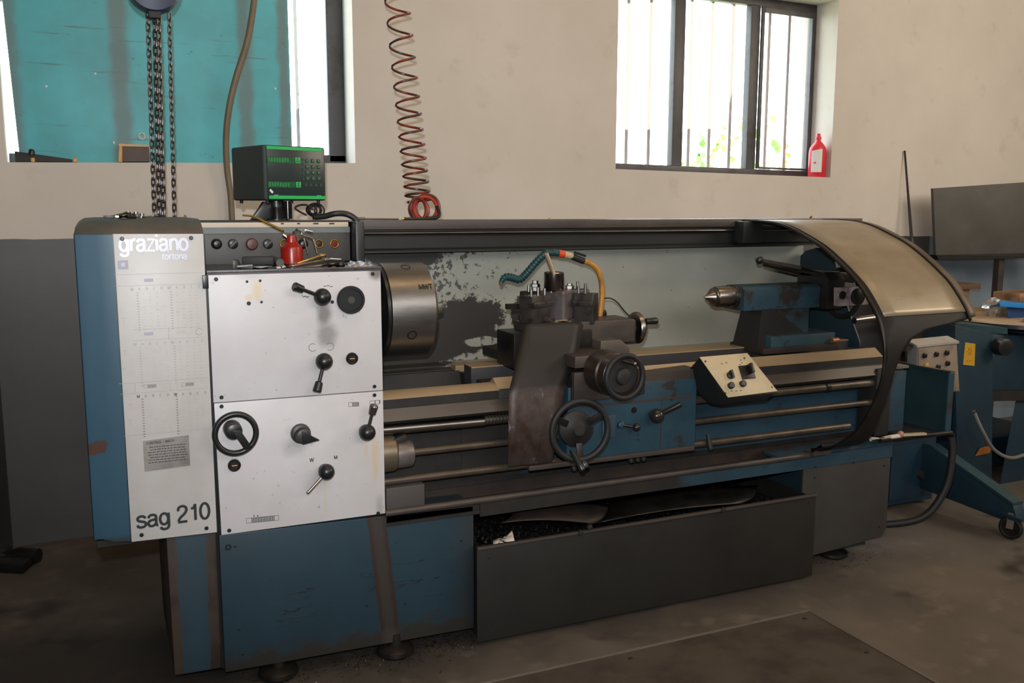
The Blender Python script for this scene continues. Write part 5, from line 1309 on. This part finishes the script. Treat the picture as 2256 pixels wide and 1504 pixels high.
for i in range(49):
    u = i / 48; y = .03 + .0 * u
    rows.append([])
    for j in range(9):
        v = j / 8; p = tr(758 + 74 * u, .03 + .16 * v)
        h = .020 * math.sin(PI * min(1, u * 1.0)) ** .6 * math.sin(PI * v) ** .5 * (1 - .5 * u) + .005 * noise.noise((u * 7, v * 4, 3)) + .0022 * math.sin(u * 22 + v * 5)
        p.z = TZ + .002 + max(0, h); rows[-1].append(p)
tag(MB().sheet(rows).build('crumpled_foil', m_foil, solid=.0006, smooth=80), 'crumpled silvery foil at the right end of the headstock tray', 'foil')

# tools on the gear cover
CZ = 1.4157
def tc(px, y, dz=0.0): q = PY(px, 478, y); return Vector((q.x, y, CZ + dz))
f1 = thing('flat_file', 'dark flat file at the left end of the tools on the gear cover', 'file', tc(240, .2)); MB().bar(tc(228, .20, .004), tc(254, .20, .004), .016, .007).build('blade', m_dsteel, f1, bevel=.001); MB().bar(tc(254, .20, .005), tc(262, .20, .005), .006, .005).build('tang', m_steel, f1)
f2 = thing('spanner', 'bright spanner on the gear cover beside the dark file', 'spanner', tc(265, .2)); spanner(f2, tc(258, .22, .008), tc(276, .20, .014), .014, .005, m_chrome, .010)
f3 = thing('black_pliers', 'black handled pliers in the middle of the gear cover tools', 'pliers', tc(275, .15)); MB().tube([tc(262, .13, .005), tc(280, .13, .006), tc(298, .14, .005)], .006, 10).build('handle', m_black, f3); MB().tube([tc(264, .16, .005), tc(282, .15, .006), tc(300, .16, .005)], .006, 10).build('handle', m_black, f3); MB().bar(tc(296, .145, .008), tc(310, .145, .008), .014, .010).build('jaws', m_dsteel, f3, bevel=.001)
for i, (px, h, lb) in enumerate(((290, .014, 'steel socket standing behind the black pliers'), (300, .018, 'tall bright socket standing right of the black pliers'), (313, .013, 'grey socket next to the tall bright one'))):
    tag(MB().turned(tc(px, .22, 0), (0, 0, 1), [(0, .007), (h, .007), (h, .005), (h - .004, .0045), (h - .004, 0)], 14).build('socket', (m_dsteel, m_chrome, m_steel)[i]), lb, 'socket')
f4 = thing('spanner', 'small spanner at the right end of the gear cover tools', 'spanner', tc(330, .2)); spanner(f4, tc(320, .20, .004), tc(338, .21, .006), .009, .005, m_steel, .008)
tag(MB().turned(tc(408, .3, 0), (0, 0, 1), [(0, .004), (.006, .004), (.008, .002)], 10).build('small_bolt', m_brass), 'tiny brass bolt near the right end of the gear cover top', 'bolt')

# ------------------------------------------------------------------ chain hoist hanging in front of the board
HY = .88
ch = thing('chain_hoist', 'dark blue chain hoist with black chains hanging behind the gear cover', 'hoist', (PY(340, 20, HY).x, HY, 2.25))
q = PY(338, -6, HY)
MB().turned((q.x, HY - .05, q.z + .035), (0, 1, 0), [(0, .04), (.01, .085), (.03, .092), (.07, .092), (.09, .085), (.10, .04)], 32).build('hoist_body', M('navy_hoist_paint', (36, 48, 76), .45), ch)
MB().box((q.x - .02, HY - .03, q.z - .075), (q.x + .02, HY + .03, q.z - .01)).build('chain_guide', m_iron, ch, bevel=.004)
MB().torus((q.x + .055, HY - .055, q.z + .045), (0, 1, 0), .030, .009, 24, 8).build('side_ring', MATS['navy_hoist_paint'], ch)
MB().cyl((q.x, HY, q.z + .1), (q.x, HY, ZC), .012, 12).build('hanging_hook', m_iron, ch)
def linkmesh(l, wd, r, nm):
    mb = MB(); pts = []
    n = 8
    for k in range(n + 1): a = -PI/2 + PI * k / n; pts.append(Vector((wd * math.cos(a), 0, 0)))
    path = []
    for k in range(6): a = PI * k / 5; path.append(Vector((wd * math.cos(a), 0, l + wd * math.sin(a))))
    for k in range(6): a = PI + PI * k / 5; path.append(Vector((wd * math.cos(a), 0, -l + wd * math.sin(a))))
    rows = []
    N = len(path)
    for i, p in enumerate(path):
        d = (path[(i + 1) % N] - path[i - 1]).normalized(); b_ = Vector((0, 1, 0)); a_ = d.cross(b_)
        rows.append([p + (a_ * math.cos(2*PI*k/6) + b_ * math.sin(2*PI*k/6)) * r for k in range(6)])
    V = [[mb.bm.verts.new(p) for p in rw_] for rw_ in rows]; V.append(V[0])
    for i in range(N):
        for k in range(6): mb.bm.faces.new((V[i][k], V[i][(k+1) % 6], V[i+1][(k+1) % 6], V[i+1][k]))
    return mb.mesh(nm)
lkA = linkmesh(.0105, .0072, .0036, 'load_link'); lkB = linkmesh(.0085, .0064, .0028, 'hand_link')
m_chain = M('dark_chain_steel', (84, 80, 78), .35, .7)
def strand(p0, p1, me, pitch):
    n = max(1, int((p1 - p0).length / pitch)); d = (p1 - p0).normalized()
    q_ = Vector((0, 0, -1)).rotation_difference(d)
    for i in range(n):
        o_ = inst('chain_link', me, m_chain, ch, p0 + d * pitch * (i + .5))
        o_.rotation_mode = 'XYZ'; o_.rotation_euler = (q_.to_matrix() @ Matrix.Rotation((PI / 2) * (i % 2) + .5, 3, 'Z')).to_euler()
zlow = 1.33
def cpt(px, py, y=HY): return PY(px, py, y)
for (a, b, me, pitch) in ((cpt(325, 24), cpt(341, 500), lkB, .0225), (cpt(341, 34), cpt(352, 500), lkA, .027), (cpt(350, 36, HY - .01), cpt(361, 500, HY - .01), lkA, .027), (cpt(373, 30, HY + .01), cpt(385, 500, HY + .01), lkB, .0225)):
    strand(a, b, me, pitch)

# ------------------------------------------------------------------ coiled air hose
ex_l = [-300, -235, -170, -105, -50, 3, 50, 100, 147, 190, 230, 267, 300, 332, 361, 387, 410, 430, 446]
pts = []
HPY = lambda py: .98 - .28 * (py / 446.0)
for i in range(len(ex_l) - 1):
    y0, y1 = ex_l[i], ex_l[i + 1]
    for k in range(24):
        t = k / 24; a = 2 * PI * t
        py = y0 + (y1 - y0) * t; cx_ = 874 + (py / 430.0) * 46 + (0)
        c = PY(cx_, py, HPY(py)); Rr = .048 + .0 * py
        # left extreme at a = 0, back strand first
        off = Vector((-math.cos(a), math.sin(a) * 1.0, 0)) * Rr
        p = c + off + Vector((0, 0, 0))
        dz = (.62 - .5) * 0
        pts.append(p)
pts = [pts[0] + Vector((0, 0, 1.1)), pts[0] + Vector((0, 0, .5))] + pts
ah = thing('coiled_air_hose', 'red-brown coiled air hose hanging down over the top beam of the lathe', 'hose', (PY(920, 470, .7).x, .7, 1.41))
MB().tube(pts, .0048, 8).build('coil', m_hose, ah)
bx = PY(930, 455, .64)
for k, (dx, R_, tl, mt) in enumerate(((-.022, .042, .5, m_hose), (.010, .044, -.25, M('bright_red_hose', (160, 50, 38), .35)), (.02, .048, -.6, m_hose), (-.008, .040, .15, MATS['bright_red_hose']), (.03, .046, -.75, MATS['bright_red_hose']))):
    MB().torus((bx.x + dx, .62 + .012 * k, 1.4035 + R_ * .92), (tl, -1, .1), R_, .0065, 36, 8).build('loop', mt, ah)
MB().tube(spline([PY(963, 455, .60), PY(968, 470, .58), PY(962, 479, .56), PY(940, 481, .55)], 5), .007, 8).build('hose_end', m_rubber, ah)
bt = thing('blow_gun', 'flat bright metal fitting of the air hose lying on the top beam', 'fitting', (PY(915, 480, .54).x, .54, 1.402))
a = PY(890, 478, .54); b = PY(945, 478, .54)
MB().bar((a.x, .54, 1.407), (b.x, .54, 1.407), .03, .008).build('body', m_dsteel, bt, bevel=.003)
MB().turned((a.x - .008, .54, 1.407), (1, 0, 0), [(0, .002), (.01, .006), (.03, .006)], 10).build('nozzle', m_brass, bt)
a = PY(785, 480, .56); b = PY(878, 480, .56)
rr_ = thing('steel_rod', 'thin bright rod lying on the top beam between cable and air hose', 'rod', (a.x, .56, 1.402))
MB().cyl((a.x + .03, .56, 1.4065), (b.x, .56, 1.4055), .0028, 8).build('rod', m_steel, rr_); MB().cyl((a.x - .005, .56, 1.408), (a.x + .032, .56, 1.408), .0055, 10).build('rod_head', m_chrome, rr_)
q = PY(1786, 484, .58); tag(MB().turned((q.x, .58, 1.402), (0, 0, 1), [(0, .006), (.008, .007), (.012, .004)], 10).build('small_nut', m_brass), 'tiny brass nut on top of the hood end of the beam', 'nut')
q = PY(1211, 482, .58); tag(MB().turned((q.x, .58, 1.402), (0, 0, 1), [(0, .004), (.005, .004)], 10).build('small_nut', m_brass), 'tiny brass nut on the middle of the top beam', 'nut')

# pale grey hose running down the wall
gp = spline([PY(556, -420, 1.45), PY(560, -220, 1.48), PY(562, -40, 1.50), PY(560, 0, 1.50), PY(545, 90, 1.51), PY(520, 170, 1.52), PY(505, 235, 1.53), PY(498, 300, 1.55), PY(500, 370, 1.57), PY(508, 430, 1.58), PY(512, 500, 1.585)], 6)
gp.append(PY(513, 560, 1.59)); 
tag(MB().tube(gp, .0135, 12).build('wall_hose', M('grey_brown_hose', (112, 99, 80), .5)), 'grey-brown hose running down the wall in front of the teal board', 'hose')

# ------------------------------------------------------------------ teal board in the left window
xb0 = -.285; xb1 = PY(639, 200, 1.70).x
tb = thing('teal_board', 'large worn teal board standing in the left window opening', 'board', (.3, 1.70, 1.64))
zlf = lambda x: 1.629 + (x + .315) * .0186
tl_ = -.262; bot = [(tl_ - .008, zlf(tl_)), (xb1, zlf(xb1))]
MB().hexa([(bot[0][0], 1.69, bot[0][1]), (bot[1][0], 1.69, bot[1][1]), (xb1, 1.69, 2.95), (-.315, 1.69, 2.95)], [(bot[0][0], 1.71, bot[0][1]), (bot[1][0], 1.71, bot[1][1]), (xb1, 1.71, 2.95), (-.315, 1.71, 2.95)]).build('board', m_tealboard, tb, bevel=.002)
q = PY(312, 300, 1.688); MB().torus((q.x, 1.687, q.z), (0, 1, 0), .013, .004, 24, 6).build('hole_rim', m_paper, tb)
for px, py in ((102, 190), (210, 162), (251, 314), (607, 195)):
    q = PY(px, py, 1.688); MB().turned((q.x, 1.69, q.z), (0, -1, 0), [(0, .005), (.002, .004)], 8).build('bright_nail', m_white, tb)
def sill(px, y, dz=0.0): q = PY(px, 358, y); return Vector((q.x, y, zlf(q.x) + dz))
sl = thing('spirit_level', 'short brown block with amber end caps on the left window sill', 'block', sill(300, 1.65))
MB().hexa([sill(266, 1.63, .002), sill(330, 1.63, .002), sill(330, 1.63, .070), sill(266, 1.63, .074)], [sill(266, 1.68, .002), sill(330, 1.68, .002), sill(330, 1.68, .070), sill(266, 1.68, .074)]).build('block', M('dark_brown_block', (84, 70, 62), .6), sl, bevel=.004)
MB().hexa([sill(260, 1.628, .0), sill(270, 1.628, .0), sill(272, 1.628, .078), sill(264, 1.628, .078)], [sill(260, 1.682, .0), sill(270, 1.682, .0), sill(272, 1.682, .078), sill(264, 1.682, .078)]).build('end_cap', M('amber_plastic', (190, 140, 50), .4), sl, bevel=.003)
MB().hexa([sill(264, 1.626, .068), sill(330, 1.626, .066), sill(330, 1.626, .074), sill(264, 1.626, .078)], [sill(264, 1.684, .068), sill(330, 1.684, .066), sill(330, 1.684, .074), sill(264, 1.684, .078)]).build('amber_trim', MATS['amber_plastic'], sl)
sw = thing('hand_saw', 'dark tool with yellow tips lying along the left window sill', 'tool', sill(100, 1.65))
MB().hexa([sill(34, 1.64, .002), sill(160, 1.64, .0), sill(160, 1.64, .012), sill(34, 1.64, .045)], [sill(34, 1.655, .002), sill(160, 1.655, .0), sill(160, 1.655, .012), sill(34, 1.655, .045)]).build('blade', m_iron, sw, bevel=.002)
MB().turned(sill(71, 1.635, .03), (0, 0, 1), [(0, .012), (.012, .013), (.022, .009), (.025, 0)], 14).build('wing_knob', m_black, sw)
for px in (72, 165): MB().box(tuple(sill(px - 4, 1.632, .0)), tuple(sill(px + 6, 1.66, .018))).build('yellow_tip', MATS['amber_plastic'], sw, bevel=.003)

# red bottle on the right window sill
zs = 1.6305
q = PY(1799, 388, 1.66)
bo_ = thing('red_bottle', 'red plastic bottle with white label at the right end of the right window sill', 'bottle', (q.x, 1.66, zs))
rows = []
for z, a_, b_ in ((0, .052, .038), (.006, .058, .042), (.15, .058, .042), (.175, .052, .038), (.20, .030, .028), (.212, .016, .016), (.225, .0145, .0145), (.227, .018, .018), (.236, .018, .018), (.238, .014, .014), (.258, .011, .011), (.260, .0, .0)):
    rows.append([Vector((q.x + max(a_, .0005) * math.cos(2*PI*k/28), 1.66 + max(b_, .0005) * math.sin(2*PI*k/28), zs + z)) for k in range(28)])
MB().rings(rows).build('bottle_body', m_redplastic, bo_, smooth=45)
rows = []
for z in (.03, .155):
    rows.append([Vector((q.x + .0588 * math.cos(a_), 1.66 + .0428 * math.sin(a_), zs + z + .012 * (1 if z > .1 else 0) * math.cos(a_ + 1.2))) for a_ in [math.radians(195 + 8 * k) for k in range(10)]])
lb_ = MB().sheet(rows).build('label', m_white, bo_)
a_ = math.radians(222); MB().obox((q.x + .0594 * math.cos(a_), 1.66 + .0434 * math.sin(a_), zs + .085), (.012, .002, .01), Matrix.Rotation(a_ + PI/2, 4, 'Z')).build('label_mark', m_redplastic, lb_)

# thin stick leaning on the wall
a = PY(1993, 332, 1.60); b = Vector((PY(2013, 520, 1.50).x + .02, 1.50, 0)) ; 
k_ = PY(2008, 520, 1.52); dirn = (k_ - a)
tt = (a.z) / (a.z - k_.z); b = a + dirn * tt; b.y = min(b.y, 1.5)
tag(MB().tube([a, a.lerp(b, .3), b], .009, 8, rad=[.006, .010, .012]).build('leaning_stick', M('dark_stick', (70, 66, 62), .6)), 'thin dark stick leaning upright against the wall right of the red bottle', 'stick')
b2 = b + Vector((.09, -.02, 0)); a2 = a.lerp(b, .30)
tag(MB().tube([a2, b2], .009, 8).build('leaning_stick', MATS['dark_stick']), 'second dark stick crossing the thin leaning stick low behind the hood', 'stick')

# grey board on a stand at the far right
gb = thing('board_stand', 'large dark grey metal board on a leg frame at the far right wall', 'board', (5.2, 1.35, 0))
c = [PY(2056, 415, 1.42), PY(2400, 392, 1.15), PY(2400, 559, 1.15), PY(2062, 564, 1.42)]
nn = Vector((0, .02, 0))
MB().hexa(c, [p + nn for p in c]).build('board', m_greyboard, gb, bevel=.003)
d = [PY(2064, 562, 1.40), PY(2400, 555, 1.13), PY(2400, 566, 1.13), PY(2068, 572, 1.40)]
MB().hexa(d, [p + nn * 3 for p in d]).build('lower_rail', m_iron, gb)
for px, wv, yy in ((2208, 6, 1.32), (2380, 6, 1.18)):
    a = PY(px - wv, 570, yy); b = PY(px + wv, 570, yy); MB().box((a.x, yy, 0), (b.x, yy + .04, a.z)).build('leg', m_beamlid, gb)
# small wooden bench behind the hood
wbn = thing('wooden_bench', 'small brown bench with flat top standing between hood and grey board', 'bench', (4.7, 1.2, 0))
a = PY(2060, 627, 1.2); b = PY(2142, 627, 1.2)
MB().box((a.x - .2, 1.14, a.z - .03), (b.x, 1.40, a.z + .0)).build('bench_top', M('brown_bench_top', (96, 72, 56), .6), wbn, bevel=.003)
a = PY(2062, 655, 1.2); b = PY(2126, 655, 1.2)
MB().box((a.x - .15, 1.17, .60), (b.x, 1.38, PY(2100, 636, 1.2).z)).build('drawer_box', M('brown_drawer', (120, 96, 70), .6), wbn, bevel=.004)
for x in (a.x - .14, b.x - .05): MB().box((x, 1.18, 0), (x + .05, 1.23, .62)).build('leg', MATS['brown_drawer'], wbn)
for x in (a.x - .14, b.x - .05): MB().box((x, 1.32, 0), (x + .05, 1.37, .62)).build('leg', MATS['brown_drawer'], wbn)

# ------------------------------------------------------------------ blue welding positioner at the right
wp = thing('welding_positioner', 'petrol blue wheeled welding positioner with a round table at the right edge', 'positioner', (4.1, .7, 0))
tcx, tcy, tz = 4.72, .74, .855
MB().turned((tcx, tcy, tz - .028), (0, 0, 1), [(0, .47), (.004, .476), (.024, .476), (.028, .47)], 64).build('round_table', m_chrome, wp, label='bright rimmed round table top')
MB().turned((tcx, tcy, tz), (0, 0, 1), [(0, .46), (.001, .46)], 64).build('table_face', M('tan_table_face', (176, 150, 122), .5), wp)
MB().turned((tcx, tcy, .62), (0, 0, 1), [(0, .16), (.22, .20)], 32).build('table_hub', m_posblue, wp)
c = [PY(2108, 1010, .42), PY(2186, 1060, .42), PY(2188, 735, .42), PY(2104, 716, .42)]
MB().hexa(c, [p + Vector((.02, .22, 0)) for p in c]).build('column', m_posblue, wp, bevel=.006)
c = [PY(2106, 712, .44), PY(2220, 722, .44), PY(2220, 736, .44), PY(2106, 726, .44)]
MB().hexa(c, [p + Vector((.02, .25, 0)) for p in c]).build('column_cap', M('petrol_edge', (34, 60, 68), .45), wp)
MB().hexa([PY(2178, 735, .55), PY(2420, 745, .55), PY(2420, 880, .55), PY(2160, 870, .55)], [PY(2178, 735, .55) + Vector((0, .35, 0)), PY(2420, 745, .55) + Vector((0, .35, 0)), PY(2420, 880, .55) + Vector((0, .35, 0)), PY(2160, 870, .55) + Vector((0, .35, 0))]).build('tilt_body', m_posblue, wp, bevel=.02)
q = PY(2200, 762, .40); MB().turned(q, (-.2, -1, 0), [(0, .045), (.05, .042), (.055, .03)], 24).build('pivot_knob', m_black, wp)
c = [PY(2127, 754, .418), PY(2149, 757, .418), PY(2147, 806, .418), PY(2122, 803, .418)]
yst = MB().hexa(c, [p + Vector((0, .003, 0)) for p in c]).build('warning_sticker', m_yellow, wp, label='yellow warning sticker')
p0 = (c[0] + c[1] + c[2] + c[3]) / 4; mb = MB()
for a_ in range(6): t = a_ * PI / 3; mb.obox(p0 + Vector((.014 * math.cos(t), -.0012, .014 * math.sin(t) + .015)), (.016, .001, .005), Matrix.Rotation(-t, 4, 'Y'))
mb.box((p0.x - .02, p0.y - .0015, p0.z - .035), (p0.x + .02, p0.y - .001, p0.z - .028))
mb.build('sticker_print', M('orange_print', (190, 110, 30), .5), yst)
MB().hexa([PY(2240, 868, .52), PY(2420, 880, .52), PY(2360, 1100, .52), PY(2200, 1080, .52)], [PY(2240, 868, .6), PY(2420, 880, .6), PY(2360, 1100, .6), PY(2200, 1080, .6)]).build('brace', m_posblue, wp, bevel=.004)
MB().hexa([PY(2190, 862, .50), PY(2420, 858, .50), PY(2420, 880, .50), PY(2150, 884, .50)], [PY(2190, 862, .50) + Vector((0, .2, 0)), PY(2420, 858, .50) + Vector((0, .2, 0)), PY(2420, 880, .50) + Vector((0, .2, 0)), PY(2150, 884, .5) + Vector((0, .2, 0))]).build('gear_segment', m_iron, wp)
MB().box((3.74, .68, .035), (4.9, 1.15, .20)).build('base_frame', m_posblue, wp, bevel=.008)
LX = 3.62
lp = [PX(2050, 980, LX), PX(2232, 1114, LX), PX(2240, 1140, LX), PX(2215, 1148, LX), PX(2040, 1080, LX), PX(1990, 1060, LX), PX(1985, 960, LX)]
MB().prism([(max(-.4, p.y), p.z) for p in lp], 0, LX, LX + .06).build('front_leg', m_posblue, wp, bevel=.004)
lt = [PX(2080, 1005, LX), PX(2232, 1113, LX)]
MB().hexa([Vector((LX - .004, lt[0].y, lt[0].z)), Vector((LX + .062, lt[0].y, lt[0].z)), Vector((LX + .062, lt[0].y, lt[0].z + .012)), Vector((LX - .004, lt[0].y, lt[0].z + .012))],
          [Vector((LX - .004, lt[1].y, lt[1].z)), Vector((LX + .062, lt[1].y, lt[1].z)), Vector((LX + .062, lt[1].y, lt[1].z + .012)), Vector((LX - .004, lt[1].y, lt[1].z + .012))]).build('leg_top_edge', MATS['petrol_edge'], wp)
wz = .052; wc = Vector((3.62, -.07, wz))
cst = MB().torus(wc, (1, .35, 0), .040, .012, 28, 8).build('caster_wheel', m_rubber, wp)
MB().turned(wc + Vector((-.012, -.004, 0)), (1, .35, 0), [(0, .034), (.024, .034)], 20).build('wheel_disc', m_dsteel, cst)
MB().bar(wc + Vector((-.02, -.008, 0)), wc + Vector((0, -.0, .066)), .03, .004).bar(wc + Vector((.02, .006, 0)), wc + Vector((.02, .0, .066)), .03, .004).build('caster_fork', m_steel, cst)
MB().tube([wc + Vector((.02, 0, .04)), wc + Vector((.10, -.03, .05)), wc + Vector((.17, -.04, .04))], .007, 8).build('brake_pedal', m_steel, cst)
MB().box((3.60, -.13, .098), (3.74, -.02, .112)).build('caster_plate', m_posblue, cst)
for k, (x, y) in enumerate(((4.85, .72), (4.85, 1.08), (3.80, 1.08))): MB().turned((x - .015, y, .045), (1, 0, 0), [(0, .045), (.03, .045)], 20).build('caster_wheel', m_rubber, wp)
c = [PY(2152, 985, .43), PY(2180, 978, .43), PY(2172, 996, .43), PY(2142, 1002, .43)]
c = [p - Vector((0, .02, 0)) for p in c]
MB().hexa(c, [p + Vector((0, .004, 0)) for p in c]).build('orange_sticker', M('orange_sticker', (134, 80, 30), .5), wp)
MB().tube(spline([PY(2145, 905, .36), PY(2165, 950, .34), PY(2190, 990, .34), PY(2225, 1008, .36), PY(2262, 1000, .40), PY(2330, 980, .45)], 6), .009, 10).build('grey_cable', M('grey_cable_sheath', (110, 108, 104), .5), wp)
# grey-topped control box on the positioner
kb_ = thing('control_box', 'beige switch box with pale sloping top beside the yellow stickered column', 'control box', (3.6, .37, .6))
kd = [PY(2020, 763, .34), PY(2108, 754, .34), PY(2114, 862, .34), PY(2022, 866, .34)]
k2d = [p + Vector((-.0, .06, .018 if i < 2 else 0)) for i, p in enumerate(kd)]
MB().hexa(kd, k2d).build('box_case', M('grey_box_case', (110, 112, 112), .5), kb_, bevel=.003)
kf = [p + Vector((0, -.004, 0)) for p in kd]; kf2 = [kf[0] + Vector((.006, 0, -.008)), kf[1] + Vector((-.006, 0, -.008)), kf[2] + Vector((-.006, 0, .006)), kf[3] + Vector((.006, 0, .006))]
fpn = MB().hexa(kf2, [p + Vector((0, .006, 0)) for p in kf2]).build('box_face', m_tanbox, kb_, bevel=.001)
MB().hexa([kd[0] + Vector((-.006, -.008, -.004)), kd[1] + Vector((.006, -.008, -.004)), kd[1] + Vector((.006, -.008, .006)), kd[0] + Vector((-.006, -.008, .006))], [k2d[0] + Vector((-.006, 0, -.004)), k2d[1] + Vector((.006, 0, -.004)), k2d[1] + Vector((.006, 0, .006)), k2d[0] + Vector((-.006, 0, .006))]).build('box_lid', M('pale_lid', (150, 145, 137), .45), kb_)
for px, py, mt in ((2036, 783, m_dsteel), (2062, 780, m_dsteel), (2085, 777, m_dsteel), (2040, 804, m_yellow), (2066, 808, m_black), (2087, 800, m_dsteel)):
    q = PY(px, py, .334); MB().turned(q, (0, -1, 0), [(0, .0125), (.008, .012), (.010, .008), (.010, 0)], 16).build('knob', mt, fpn)
cbx = thing('cabinet', 'dark blue cabinet on the floor below the beige switch box', 'cabinet', (3.56, .55, 0))
zb2 = min(kd[2].z, kd[3].z)
MB().box((3.41, .44, .02), (3.72, .66, .50)).build('cabinet_body', M('dark_blue_cabinet', (18, 44, 60), .5), cbx, bevel=.006)
MB().box((3.42, .432, .05), (3.71, .438, .48)).build('cabinet_door', MATS['dark_blue_cabinet'], cbx, bevel=.002)
q = PY(2043, 1040, .48); MB().turned((3.62, .432, .16), (0, -1, 0), [(0, .025), (.02, .022), (.022, 0)], 16).build('drain_cap', m_iron, cbx)
# stuff on the round table
def tmin(p, bottom=0): return Vector((p.x, p.y, tz + .001)) if bottom else Vector((p.x, p.y, max(p.z, tz + .02)))
bt2 = thing('blue_tray', 'bright blue plastic tray on the round table', 'tray', (4.75, .72, tz))
qa = PY(2203, 662, .70); qb = PY(2420, 676, .70)
zq = (qa.z + qb.z) / 2
MB().hexa([PY(2203, 664, .66), PY(2420, 676, .66), PY(2420, 690, .66), PY(2203, 675, .66)], [PY(2203, 664, .9), PY(2420, 676, .9), PY(2420, 690, .9), PY(2203, 675, .9)]).build('tray_top', m_sack, bt2, bevel=.003)
MB().hexa([tmin(PY(2218, 676, .70)), tmin(PY(2420, 690, .70)), tmin(PY(2420, 712, .70), 1), tmin(PY(2222, 696, .70), 1)], [tmin(PY(2218, 676, .85)), tmin(PY(2420, 690, .85)), tmin(PY(2420, 712, .85), 1), tmin(PY(2222, 696, .85), 1)]).build('tray_side', M('deep_blue_side', (24, 62, 110), .4), bt2, bevel=.003)
for i in range(3):
    q = Vector((4.55 + .11 * i, .50 - .03 * i, tz + .006 + .006 * i))
    rows = [[Vector((q.x + (u / 10 - .5) * .26, q.y + (v / 6 - .5) * .12 + .02 * math.sin(u), q.z + .022 * abs(noise.noise((u * .6, v * .7, i))) + .012 * math.sin(PI * v / 6))) for v in range(7)] for u in range(11)]
    tag(MB().sheet(rows).build('plastic_bag', m_foil, solid=.001, smooth=80), ('leftmost', 'middle', 'rightmost')[i] + ' of the crumpled silvery bags at the front of the round table', 'bag')
rows = []
q = PY(2192, 672, .80)
for i in range(9):
    v = PI * i / 8; rows.append([Vector((q.x + .075 * math.sin(v) * math.cos(2*PI*k/14) * (1 + .55 * noise.noise((k * 1.3, i * .9, 1))) + .0004 * math.cos(k), q.y + .06 * math.sin(v) * math.sin(2*PI*k/14) + .0004 * math.sin(k), tz + .050 - .046 * math.cos(v) * (1 + .3 * math.sin(k * 2.3)))) for k in range(14)])
tag(MB().rings(rows).build('clear_film', m_film, smooth=20), 'crumpled clear plastic film left of the blue tray', 'film')
wb2 = PY(2235, 655, .85); tag(MB().box((wb2.x - .05, .78, zq + .012), (wb2.x + .4, .95, zq + .055)).build('wood_block', m_wood, bevel=.003), 'brown wooden block on the bright blue tray', 'block')

# ------------------------------------------------------------------ floor level
ht = thing('floor_hatch', 'dark steel floor plate with scraped edge frame in the foreground', 'floor plate', (1.4, -.7, 0))
HX0_, HX1_, HY0_, HY1_ = .55, 2.285, -1.5, -.285
MB().box((HX0_, HY0_, .0), (HX1_ - .012, HY1_ - .012, .006)).build('plate', m_hatch, ht)
MB().box((HX0_, HY1_ - .011, .0), (HX1_, HY1_, .009)).build('frame_edge', m_hatchrim, ht, bevel=.001)
MB().box((HX1_ - .011, HY0_, .0), (HX1_, HY1_ - .012, .009)).build('frame_edge', m_hatchrim, ht, bevel=.001)
for x, y in ((2.22, -.34), (2.23, -.62), (1.5, -.34)): MB().turned((x, y, .006), (0, 0, 1), [(0, .008), (.002, .007)], 12).build('plate_screw', m_iron, ht)
# stand foot at the left edge
sf = thing('metal_stand', 'black metal stand with flat foot at the left edge of the photo', 'stand', (-.40, 1.42, 0))
MB().tube([(-.50, 1.40, .035), (-.36, 1.40, .030), (-.29, 1.36, .028)], .032, 10).build('foot', m_black, sf)
a = PZ(0, 1215); MB().hexa([(-.62, 1.42, 0), (-.34, 1.25, 0), (-.30, 1.36, 0), (-.60, 1.52, 0)], [(-.62, 1.42, .05), (-.34, 1.25, .035), (-.30, 1.36, .035), (-.60, 1.52, .05)]).build('foot_plate', m_black, sf, bevel=.004)
q = PY(2, 900, 1.45); MB().box((q.x - .05, 1.43, .03), (q.x + .002, 1.47, 1.25)).build('upright', m_black, sf)
# coolant puddle chips around the feet
mb = MB()
for i in range(900):
    u = random.random()
    if u < .45: x, y = random.gauss(.80, .10), random.gauss(-.0, .05)
    elif u < .65: x, y = random.gauss(.45, .10), random.gauss(.0, .05)
    elif u < .9: x, y = random.uniform(.85, 1.09), random.gauss(.02, .04)
    else: x, y = random.gauss(2.78, .08), random.gauss(.02, .04)
    c = Vector((x, y, .002 + random.random() * .006)); d1 = Vector((random.uniform(-1, 1), random.uniform(-1, 1), random.uniform(-.3, .3))).normalized() * random.uniform(.002, .007); d2 = d1.cross(Vector((0, 0, 1))) * .35
    mb.poly([c - d1, c - d2, c + d1 + Vector((0, 0, .003)), c + d2])
tag(mb.build('floor_swarf', m_chip), 'fine metal chips scattered on the floor around the lathe feet', 'swarf', kind='stuff')
# white handled tool on the end rail
wt = thing('paint_scraper', 'pale handled tool lying on the end tray rail', 'tool', PY(1960, 962, -.02))
MB().tube([PY(1918, 967, -.03), PY(1960, 963, -.03), PY(1985, 959, -.03)], .009, 10).build('handle', m_paper, wt)
MB().bar(PY(1985, 958, -.03), PY(2038, 955, -.03), .02, .010).build('blade', m_cream, wt, bevel=.002)
MB().ball(PY(1984, 956, -.03), .014, 12).build('knot', M('pinkish_knot', (170, 120, 100), .6), wt)
